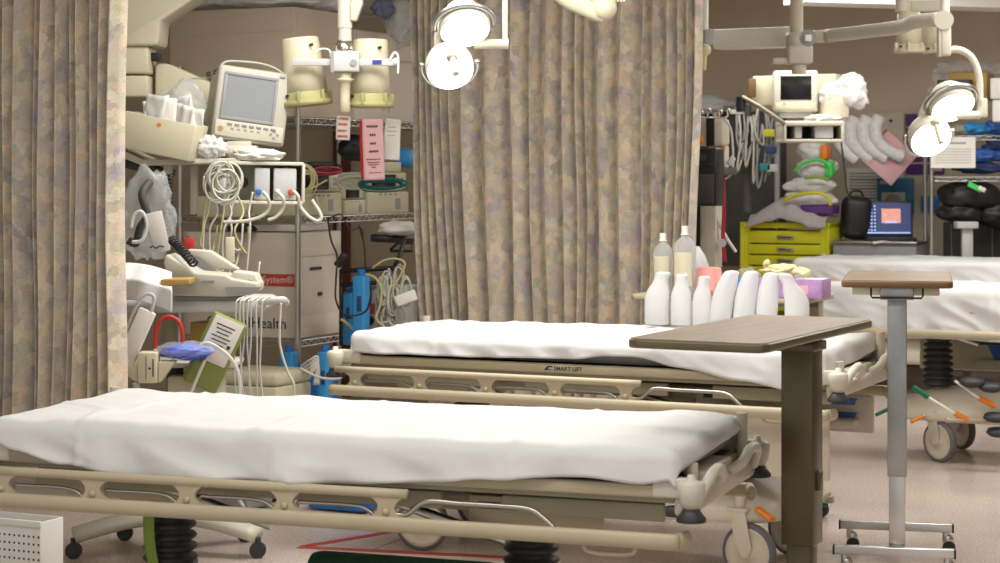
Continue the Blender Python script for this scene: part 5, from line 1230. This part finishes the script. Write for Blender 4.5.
b = t.wmb(); b.tube([W(716, 175, D - .15), W(717, 215, D - .15), W(725, 235, D - .15), W(736, 252, D - .15)], .008, n=5); t.add('line', b, 'white')
b = t.wmb(); b.cyl(W(722, 243, D - .17), W(722, 243, D - .19), .022, seg=18); b.box(W(731, 161, D - .17), (.03, .02, .05), .005, rot=Matrix.Rotation(.6, 4, 'Y')); t.add('roller_clamp', b, 'ltgrey')
p = W(693, 205, 9.75)
t = crate('speaker_box', 'black box with vent grille hanging right of the wide curtain', 'speaker', 692, 716.5, 148, 206, 9.75, .12, 'black', .008)
b = MB(); w, _, h = t.size; b.box((w * .5, -.002, h * .72), (w * .8, .004, .004)); b.cyl((w * .45, -.003, h * .84), (w * .45, 0, h * .84), .02, seg=18); b.box((w / 2, -.003, h * .3), (w * .8, .004, h * .5), .002); t.add('grille', b, 'darkgrey')
b = MB(); b.box((w * .6, .25, h * .6), (.04, .32, .04), .004); t.add('mount', b, 'darkgrey')
b = MB(); b.cyl((0, 0, 0), (0, 0, .10), .006, seg=8); b.cyl((0, 0, -.05), (0, 0, 0), .011, seg=8); single('black_pen', 'black marker standing beside the tallest saline bottle', 'pen', b, 'black', (*W(698, 0, 8.3).xy, .965), 0)

# dark equipment board behind
t = Thing('cable_stand', 'dark stand hung with many tubes between the curtain and the back monitor', 'medical stand', (*W(752, 0, 13.4).xy, 0), -TH)
b = t.wmb(); wbox(b, 698, 782, 112, 265, 14.66, .12, .01); t.add('panel', b, 'darkgrey')
b = t.wmb(); b.cyl(W(747, 105, 13.25), W(747, 212, 13.25), .03, seg=12); t.add('post', b, 'darkgrey'); b = t.wmb(); b.box(W(737, 112, 13.2), (.09, .05, .03), .004); t.add('bracket', b, 'ltgrey')
rnd = random.Random(44)
for k in range(16):
    x0 = 732 + rnd.uniform(0, 42); l_ = rnd.uniform(20, 70); b = t.wmb()
    b.tube([W(x0, 108 + rnd.uniform(0, 12), 13.2), W(x0 + rnd.uniform(-4, 4), 120 + l_ * .4, 13.15), W(x0 + rnd.uniform(-6, 6), 120 + l_, 13.15), W(x0 + rnd.uniform(4, 10), 110 + l_ * .6, 13.18)], .0075, n=5, seg=5); t.add('hanging_tube', b, 'grey' if k % 3 else 'cable_w')
for (x, y, m_) in ((781 - 12, 133, 'yellow_dk'), (765, 167, 'teal'), (771, 150, 'navy'), (772, 168, 'ltgrey')):
    b = t.wmb(); b.box(W(x, y, 13.1), (.07, .03, .05), .006); t.add('connector', b, m_)

# ---------------------------------------------------------------- back supply unit with monitor
D = 12.4
t = Thing('patient_monitor', 'small white monitor with black screen on the back supply unit', 'monitor', W(795, 112, D), -.1, 'boom monitors')
b = t.wmb(); wbox(b, 773.5, 818, 70.5, 112, D, .24, .014, .1); bd = t.add('housing', b, 'offwhite')
b = t.wmb(); wbox(b, 780.5, 811.5, 76, 100, D - .006, .01, .001, .1); t.add('screen', b, 'screen_off')
b = t.wmb(); wbox(b, 775.5, 816, 103, 109.5, D - .006, .01, .002, .1); cp = t.add('control_panel', b, 'cream')
b = t.wmb()
for k in range(6): wbox(b, 783 + k * 4.2, 785.8 + k * 4.2, 103, 104.6, D - .012, .006, 0, .1)
t.add('buttons', b, 'grey', cp); b = t.wmb(); wbox(b, 779, 812, 112, 118, D + .03, .15, .006, .1); t.add('foot', b, 'ltgrey')
t = Thing('supply_unit', 'white shelf unit below the small black-screen monitor', 'equipment boom', W(808, 140, D), 0)
b = t.wmb(); X = lambda px: W(px, 0, D).x; Zg = lambda py: W(0, py, D).z
b.box(W(809, 124, D - .02), (.37, .34, .03), .006); b.box(W(809, 141, D - .02), (.37, .34, .018), .004)
for px in (781, 838): b.box(W(px, 132, D - .02), (.018, .34, .11), .003)
t.add('frame', b, 'offwhite')
for (a0, a1) in ((792, 799), (812, 830)):
    b = t.wmb(); b.box(W((a0 + a1) / 2, 132, D - .04), ((a1 - a0) * D / F, .24, .08), .004); t.add('module', b, 'ltgrey')
b = t.wmb(); b.box(W(808, 132, D + .14), (.34, .01, .1)); t.add('back_panel', b, 'darkgrey')
b = t.wmb(); b.tube([W(742, 97, D - .2), W(760, 107, D - .2), W(785, 124, D - .2)], .02, n=1, flat=(.04, .014)); t.add('slanted_tray', b, 'beige_dk')
b = t.wmb(); b.cyl(W(741, 97, D - .2), W(741, 112, D - .2), .03, seg=14); t.add('tray_end', b, 'black')
crate('equipment_box', 'cream box behind the small monitor, left side', 'box', 752, 775, 76, 106, D + .35, .2, 'cream', .01, 'cream boxes behind the small monitor')
crate('equipment_box', 'cream box behind the small monitor, right side', 'box', 816, 836, 74, 110, D + .35, .2, 'cream', .01, 'cream boxes behind the small monitor')
b = MB(); b.box((0, 0, 0), (.05, .02, .12), .004); single('brown_label', 'reddish brown panel on the left cream box', 'panel', b, 'brown', W(752, 88, D + .3), 0)
crate('storage_bin', 'cream bin full of crumpled plastic right of the small monitor', 'box', 826, 849, 92, 118, D - .1, .16, 'beige_lt', .006, None, -.2)
b = MB(); b.lump((0, 0, 0), .105, (1.05, .8, .95), .45, 2.2, 3, 4); single('plastic_bag', 'crumpled white plastic sticking out of the cream bin right of the monitor', 'bag', b, 'wrapplastic', W(848, 92, D), 0)
b = MB(); b.lump((0, 0, 0), .055, (1.0, .8, 1.0), .9, 2.6, 23, 4); single('plastic_bag', 'small wad of plastic in the cream bin, nearest the small monitor', 'bag', b, 'wrapplastic', W(829, 94, D - .05), 0)
b = MB(); b.lump((0, 0, 0), .06, (1.7, 1.2, .35), .4, 2.6, 23, 4); single('paper_pack', 'white papers lying on the shelf unit before the small monitor', 'paper', b, 'paper', W(822, 118.5, D - .1), 0)
b = MB(); b.lump((0, 0, 0), .09, (1.9, 1.0, .7), .4, 2.0, 23, 4); single('cloth_bundle', 'grey cloth bundle right of the wide curtain edge', 'cloth', b, 'ltgrey', W(708, 105, 14.5), 0)

# ---------------------------------------------------------------- yellow drawer cabinet
D = 14.0
p = W(740, 300, D); Lc = run(740, D, 829); zt_ = W(0, 222, D).z
t = Thing('drawer_cabinet', 'bright yellow-green drawer cabinet against the back wall', 'cabinet', (p.x, p.y, 0), -TH)
b = MB(); dp = .34
b.box((.012, dp / 2, zt_ / 2 + .05), (.024, dp, zt_ - .1), .003); b.box((Lc - .012, dp / 2, zt_ / 2 + .05), (.024, dp, zt_ - .1), .003); b.box((Lc / 2, dp / 2, zt_ - .02), (Lc, dp, .04), .004); b.box((Lc / 2, dp / 2, .11), (Lc, dp, .04), .004); b.box((Lc / 2, dp - .01, zt_ / 2), (Lc, .02, zt_ - .12))
for x in (.045, Lc - .045): b.box((x, .02, zt_ / 2 + .05), (.05, .03, zt_ - .12), .003)
t.add('body', b, 'yellow')
hz = [(230, 243), (243.5, 254), (254.5, 265), (265.5, 284), (284.5, 310)]
for i, (y0, y1) in enumerate(hz):
    z1, z0 = W(0, y0, D).z, W(0, y1, D).z
    b = MB(); b.box((Lc / 2, .012, (z0 + z1) / 2), (Lc - .12, .03, z1 - z0 - .006), .005); dr = t.add('drawer', b, 'yellow')
    b = MB(); b.box((Lc * .52, -.01, (z0 + z1) / 2), (.12, .014, .026), .004); t.add('handle', b, 'steel', dr); b = MB(); b.box((Lc * .52, -.018, (z0 + z1) / 2 - .002), (.09, .002, .012)); t.add('handle_recess', b, 'darkgrey', dr)
for x in (.05, Lc - .05):
    for y in (.05, dp - .05):
        b = MB(); b.cyl((x, y - .012, .04), (x, y + .012, .04), .04, seg=16); b.cyl((x, y, .05), (x, y, .1), .012); t.add('caster', b, 'rubber')
b = MB(); b.grid(lambda u_, v_: (-.02 + .66 * u_ * .84, -.06 + .40 * v_, (.012 + .13 * math.sin(PI * min(1, u_ * 1.15)) ** 1.5 * (.4 + .6 * math.sin(PI * v_)) + .02 * noise.noise(Vector((u_ * 8, v_ * 5, 2))) + .02 - (.07 * max(0, .15 - v_) / .15))), 40, 16)
single('mesh_cloth', 'pale lilac-grey cloth heaped over the top of the yellow cabinet', 'cloth', b, mat('netting', (.45, .42, .44), .9, var=.1, vscale=30), (p.x + .08, p.y - .03, zt_ + .01), -TH, solid=.006)
# stacked clear packs beside the wall, coloured trims
for i, (x0, x1, y0, y1, m_, lab) in enumerate(((795, 826, 143, 160, 'orange', 'clear pack with orange edge, topmost of the stack over the yellow cabinet'), (793, 831, 159, 177, 'brightgreen', 'clear pack with green edge, second from the top of the stack'),
        (782, 829, 178, 192, 'limegreen', 'long clear pouch, third from the top of the stack'), (782, 831, 192, 205, 'yellow', 'clear pack with yellow-green trim, lowest of the clear packs'))):
    d = 13.85; pp = W(x0, y1, d); L_ = run(x0, d, x1); h = (y1 - y0) * d / F
    t = Thing('supply_pack', lab, 'packet', pp, -TH, 'clear supply packs over the yellow cabinet')
    b = MB(); b.lump((L_ / 2, .1, h / 2), h * .62, (L_ / h * .82, 1.0, .98), .3, 1.5, i, 4); bd = t.add('pack', b, 'wrapplastic')
    b = MB()
    if i < 2: b.box((L_ - .02, .06, h * .45), (.05, .12, h * .85), .012); 
    if i == 3 or i == 1: b.tube([(.01, .0, h * .3), (L_ * .3, -.02, h * .75), (L_ * .75, -.02, h * .95), (L_ * .97, 0, h * .5), (L_ * .98, 0, .0)], .012, n=5)
    if i == 2: b.tube([(L_ * .5, -.01, h * 1.0), (L_ * .8, -.02, h * 1.05), (L_, 0, h * .9)], .010, n=4)
    t.add('trim', b, m_, bd)
t = crate('purple_box', 'flat dark purple pack under the clear packs', 'box', 800, 832, 205, 214, 13.85, .2, 'purple', .01)
b = MB(); b.cyl((0, 0, -1.0), (0, 0, .6), .02, seg=10); single('wall_pipe', 'grey vertical pipe left of the clear packs', 'pipe', b, 'grey', W(777, 160, 13.95), 0)

# ---------------------------------------------------------------- back wall: boards, posters, bags
def onwall(px0, px1, yt, yb, off=.0):
    """where a thing flat on the back wall stands: a and depth from columns"""
    f = lambda px: 14.4 / ((px - 500) / F * math.sin(TH) + math.cos(TH))
    d0 = f(px0) - off; return d0
def flat(name, label, cat, px0, px1, yt, yb, off, m, depth=.01, bev=.001, grp=None):
    d = onwall(px0, px1, yt, yb, off + depth); return crate(name, label, cat, px0, px1, yt, yb, d, depth, m, bev, grp)
d0 = onwall(832, 1040, 0, 0, .03); pb = W(832, 300, d0); Lb = run(832, d0, 1060)
b = MB(); b.box((Lb / 2, .01, .67), (Lb, .02, 1.12)); o = b.build('trim_4', 'cream_wall'); o.location = (pb.x, pb.y, .52); o.rotation_euler = (0, 0, -TH); o['kind'] = 'structure'
t = flat('peg_board', 'cream board with a row of dark dots behind the hanging bags', 'board', 851, 904, 113, 200, .04, 'beige_lt', .02)
b = MB()
for k in range(4): b.cyl((.07 + k * .075, -.004, t.size[2] - .06), (.07 + k * .075, 0, t.size[2] - .06), .012, seg=12)
t.add('pegs', b, 'ink')
t = flat('wall_poster', 'purple poster with pale lines behind the right lit lamp', 'poster', 906, 944, 114, 174, .04, 'purple')
b = MB(); w, _, h = t.size
for k in range(4): b.box((w / 2, -.001, h * (.18 + .2 * k)), (w * .96, .002, .012))
b.box((w * .8, -.001, h * .15), (w * .3, .002, h * .2)); t.add('printing', b, 'softpink')
t = flat('printed_sheet', 'white sheet with grey lines pinned left of the blue frame', 'paper', 847, 884, 168, 202, .075, 'paper', .004)
b = MB(); w, _, h = t.size
for k in range(9): b.box((w * .5, -.001, h * (.12 + .09 * k)), (w * .86, .002, .008 if k % 3 else .014))
t.add('printing', b, 'grey')
t = flat('framed_board', 'blue framed board with a pale dial above the laptop', 'board', 877, 913, 178, 214, .09, 'tealframe', .03, .003)
b = MB(); w, _, h = t.size; b.box((w * .46, -.003, h * .33), (w * .66, .006, h * .55), .003); fc = t.add('panel', b, 'ltgrey')
b = MB(); b.lathe([(.055, 0), (.06, .004), (.055, .008)], (w * .46, -.012, h * .33), (0, -1, 0), 24); b.box((w * .46, -.008, h * .36), (.006, .003, .06)); t.add('dial', b, 'grey', fc); b = MB(); b.box((w * .18, -.001, h * .88), (w * .2, .002, .025)); t.add('label', b, 'ltgrey')
for i in range(4):
    t = None
    b = MB(); pts = []; px = 842 + i * 12.5; py = 118 - i * .5; d = 13.95 - i * .03
    o0 = W(px, py, d)
    ext = (0, 2, 5, 9)[i]
    pts = [W(px, py, d) - o0, W(px - 4, py + 12, d) - o0, W(px - 2 + ext * .15, py + 26, d) - o0, W(px + 6 + ext * .5, py + 36 - ext * .1, d) - o0, W(px + 14 + ext, py + 42 - ext * .2, d) - o0]
    b.tube(pts, .05, n=6, seg=14, flat=(.052, .045))
    lab = ('leftmost pale ruffled roll hanging on the back wall', 'second pale ruffled roll on the back wall, beside the leftmost', 'third pale ruffled roll hanging on the back wall', 'rightmost pale ruffled roll, its end lying over the pink folder')[i]
    for v in range(len(b.v)): b.v[v] = b.v[v] + Vector((0, 0, 1)) * .006 * noise.noise(b.v[v] * 40) + Vector((.006 * noise.noise(b.v[v] * 33), 0, 0))
    single('glove_roll', lab, 'cloth', b, mat('ruffled_cloth_%d' % i, (.76, .74, .76), .8, var=.1, vscale=40), o0, 0, 'pale ruffled rolls on the back wall')
b = MB(); b.T = Matrix.Rotation(.72, 4, 'Y'); b.box((0, 0, 0), (.275, .02, .275), .003)
t = Thing('wall_folder', 'pink folder hanging cornerwise on the back wall', 'folder', W(889, 158, 13.9), 0); fo = t.add('cover', b, 'softpink')
b = MB(); b.T = Matrix.Rotation(.72, 4, 'Y'); b.box((-.142, 0, 0), (.012, .024, .275), .002); t.add('spine', b, 'red', fo)
b = MB(); b.T = Matrix.Rotation(.72, 4, 'Y')
for k in range(9): b.box((0, -.011, -.09 + k * .022), (.18, .002, .003))
t.add('printing', b, 'pinkpaper', fo)
flat('wall_outlet', 'blue double wall outlet left of the right wire rack', 'outlet', 921, 939, 196, 212, .04, 'blue', .02, .004)
cable('grey flex hanging below the blue wall outlet', [(926, 212, 14.1), (925, 228, 14.1), (929, 240, 14.1), (926, 262, 14.1)], .006, 'grey', 'power_cable', None)
cable('thin dark flex hanging from the back supply unit past the printed sheet', [(839, 118, 13.6), (841, 140, 13.6), (844, 165, 13.6), (846, 185, 13.6), (850, 200, 13.6)], .006, 'ink', 'power_cable', None)
# counter with laptop and black bag
D = 13.7
t = crate('counter', 'grey-brown counter top cabinet below the laptop', 'counter', 833, 916, 243, 300, D, .35, 'grey', .006)
b = MB(); w, _, h = t.size; b.box((w / 2, .17, h + .008), (w + .02, .38, .016), .003); t.add('counter_top', b, 'steel')
top_z = W(0, 243, D).z + .018
t = Thing('laptop', 'open laptop with lit blue screen on the counter', 'laptop', (*W(890, 0, 13.75).xy, top_z), -.1)
b = MB(); b.box((0, 0, .01), (.34, .24, .018), .004); t.add('base', b, 'black'); b = MB(); Rl = Matrix.Translation((0, .12, .02)) @ Matrix.Rotation(-.18, 4, 'X'); b.T = Rl; b.box((0, 0, .125), (.335, .012, .25), .004); lid = t.add('lid', b, 'black')
b = MB(); b.T = Rl; b.box((0, -.0065, .128), (.31, .001, .215)); t.add('screen', b, 'screen_blue', lid)
b = MB(); b.T = Rl; b.box((.02, -.0075, .145), (.13, .001, .10)); t.add('picture_window', b, 'screen_pic', lid)
b = MB(); b.T = Rl
for i in range(8):
    for j in range(3): b.box((-.135 + j * .022, -.0075, .045 + i * .024), (.010, .001, .010))
b.box((.02, -.0077, .100), (.08, .001, .012)); b.box((.0, -.0075, .026), (.30, .001, .008)); t.add('icons', b, 'screen_ui', lid)
b = MB(); b.box((0, 0, .15), (.21, .16, .30), .06, rot=Matrix.Rotation(.06, 4, 'Y'), seg=4); b.tube([(-.05, 0, .29), (-.03, 0, .33), (.03, 0, .335), (.05, 0, .29)], .008, n=4); single('black_bag', 'black bag standing behind the laptop on the counter', 'bag', b, 'black', (*W(856, 0, 13.95).xy, top_z), 0)
cable('white flex lying on the counter before the laptop', [(873, 243.3, 13.55), (882, 242, 13.55), (895, 243, 13.55), (912, 242.5, 13.55)], .010, 'white', 'power_cable', None)

# ---------------------------------------------------------------- right wire rack
D = 13.3; th_ = TH
P0 = W(931.5, 0, D); P0.z = 0
t = Thing('wire_rack', 'chrome wire rack with black bags at the right edge', 'shelf rack', P0, -.12, 'chrome wire shelf racks')
z1, z2, z3 = W(0, 177, D).z, W(0, 136, D).z, .5
wire_rack(t, .62, .45, (z3, z1, z2), z2 + .12, .014)
def rw(px, py, d=13.45): return W(px, py, d)
for (px, py, r, sc, sd, lab) in ((970, 196, .17, (1.25, .7, .62), 3, 'upper black bag hanging under the right rack shelf'), (962, 212, .13, (1.2, .7, .6), 7, 'lower black bag under the right rack shelf, left one'), (996, 214, .14, (1.0, .7, .7), 12, 'lower black bag under the right rack shelf, at the picture edge')):
    b = MB(); b.lump((0, 0, 0), r, sc, .2, 1.6, sd, 4); single('black_bag', lab, 'bag', b, 'black', rw(px, py), 0, 'black bags on the right rack')
b = MB(); b.box((0, 0, 0), (.10, .01, .035), .004, rot=Matrix.Rotation(.45, 4, 'Y')); single('luggage_tag', 'bright green tag on the upper black bag', 'tag', b, 'brightgreen', W(975, 187, 13.25), 0)
b = MB(); b.box((0, 0, 0), (.05, .01, .03), .004, rot=Matrix.Rotation(.45, 4, 'Y')); single('luggage_tag', 'white tag beside the bright green one', 'tag', b, 'white', W(982, 189, 13.24), 0)
for (px, py, sc, m_, sd, lab) in ((985, 155, (1.5, .9, .5), 'stryblue', 1, 'folded blue drape on the right rack, upper middle'), (980, 168, (2.0, .9, .42), 'navy', 5, 'folded dark blue drape lying on the right rack shelf'), (998, 146, (1.0, .9, .6), 'navy', 9, 'dark blue drape at the picture edge on the right rack'), (975, 129, (1.3, .9, .45), 'skyblue', 9, 'light blue drape on the top right rack shelf'), (996, 128, (1.0, .9, .5), 'stryblue', 2, 'blue drape on the top right rack shelf at the picture edge')):
    b = MB(); b.lump((0, 0, 0), .085, sc, .5, 2.6, sd, 4); single('blue_drape', lab, 'cloth', b, m_, W(px, py, 13.5), 0, 'blue drapes on the right rack')
b = MB(); b.lump((0, 0, 0), .06, (1.2, .9, .65), .3, 2.6, 2, 3); single('olive_pouch', 'dark olive pouch on the top right rack shelf', 'pouch', b, 'beige_dk', W(960, 130, 13.5), 0)
t = Thing('printed_sheet', 'white printed sheet hanging from the right rack below the lit lamp', 'paper', W(953, 137, 13.22), -.12); w, h = 44 * 13.2 / F, 31 * 13.2 / F
b = MB(); b.box((0, 0, -h / 2), (w, .003, h)); o = t.add('sheet', b, 'paper'); b = MB(); b.box((.01, -.003, -.04), (w * .5, .001, .012))
for k in range(6): b.box((0, -.003, -.08 - k * .018), (w * .8, .001, .003))
t.add('printing', b, 'grey', o)
crate('gold_carton', 'gold-brown carton on the right rack behind the lamp tube', 'box', 948, 987, 73, 101, 13.4, .25, 'gold', .004)
crate('black_carton', 'flat black carton on the right rack above the lit lamp', 'box', 937, 970, 80, 94, 13.3, .1, 'black', .004)
crate('white_carton', 'upper white carton at the right picture edge', 'box', 990, 1012, 78, 99, 13.1, .25, 'white', .01, 'white cartons at the right edge')
crate('white_carton', 'lower white carton at the right picture edge', 'box', 992, 1014, 100, 122, 13.1, .25, 'white', .01, 'white cartons at the right edge')
for (px, py, sc, sd, lab) in ((942, 92, (.9, .6, 1.3), 2, 'grey plastic bag bulging left of the gold carton'), (965, 68, (2.2, .7, .5), 6, 'grey plastic bag lying over the gold carton'), (990, 70, (1.6, .7, .55), 9, 'grey plastic bag at the right edge above the white cartons')):
    b = MB(); b.lump((0, 0, 0), .09, sc, .5, 2.2, sd, 4); single('plastic_bag', lab, 'bag', b, 'bagplastic', W(px, py, 13.45), 0, 'grey plastic bags on the right rack')
t = Thing('equipment_stand', 'grey T-shaped stand below the black bags on the right rack', 'stand', (*W(966, 0, 13.24).xy, 0), 0)
b = t.wmb(); b.box(W(966, 225, 13.24), (.14, .12, .045), .006); b.box(W(967, 258, 13.24), (.07, .05, .42), .004); t.add('post', b, 'ltgrey')
b = t.wmb(); q = W(967, 0, 13.24); b.box((q.x, q.y, .33), (.05, .05, .6), .004); b.box((q.x, q.y, .03), (.2, .12, .04), .01); t.add('base', b, 'ltgrey')
t = crate('dark_cabinet', 'dark cabinet below the black bags at the right edge', 'cabinet', 943, 1030, 222, 330, 13.9, .3, 'darkgrey', .006)
b = MB(); w, _, h = t.size
for x in (.06, .2, .34, .48): b.box((x, -.004, h * .5), (.006, .008, h * .95))
t.add('ribs', b, 'grey')
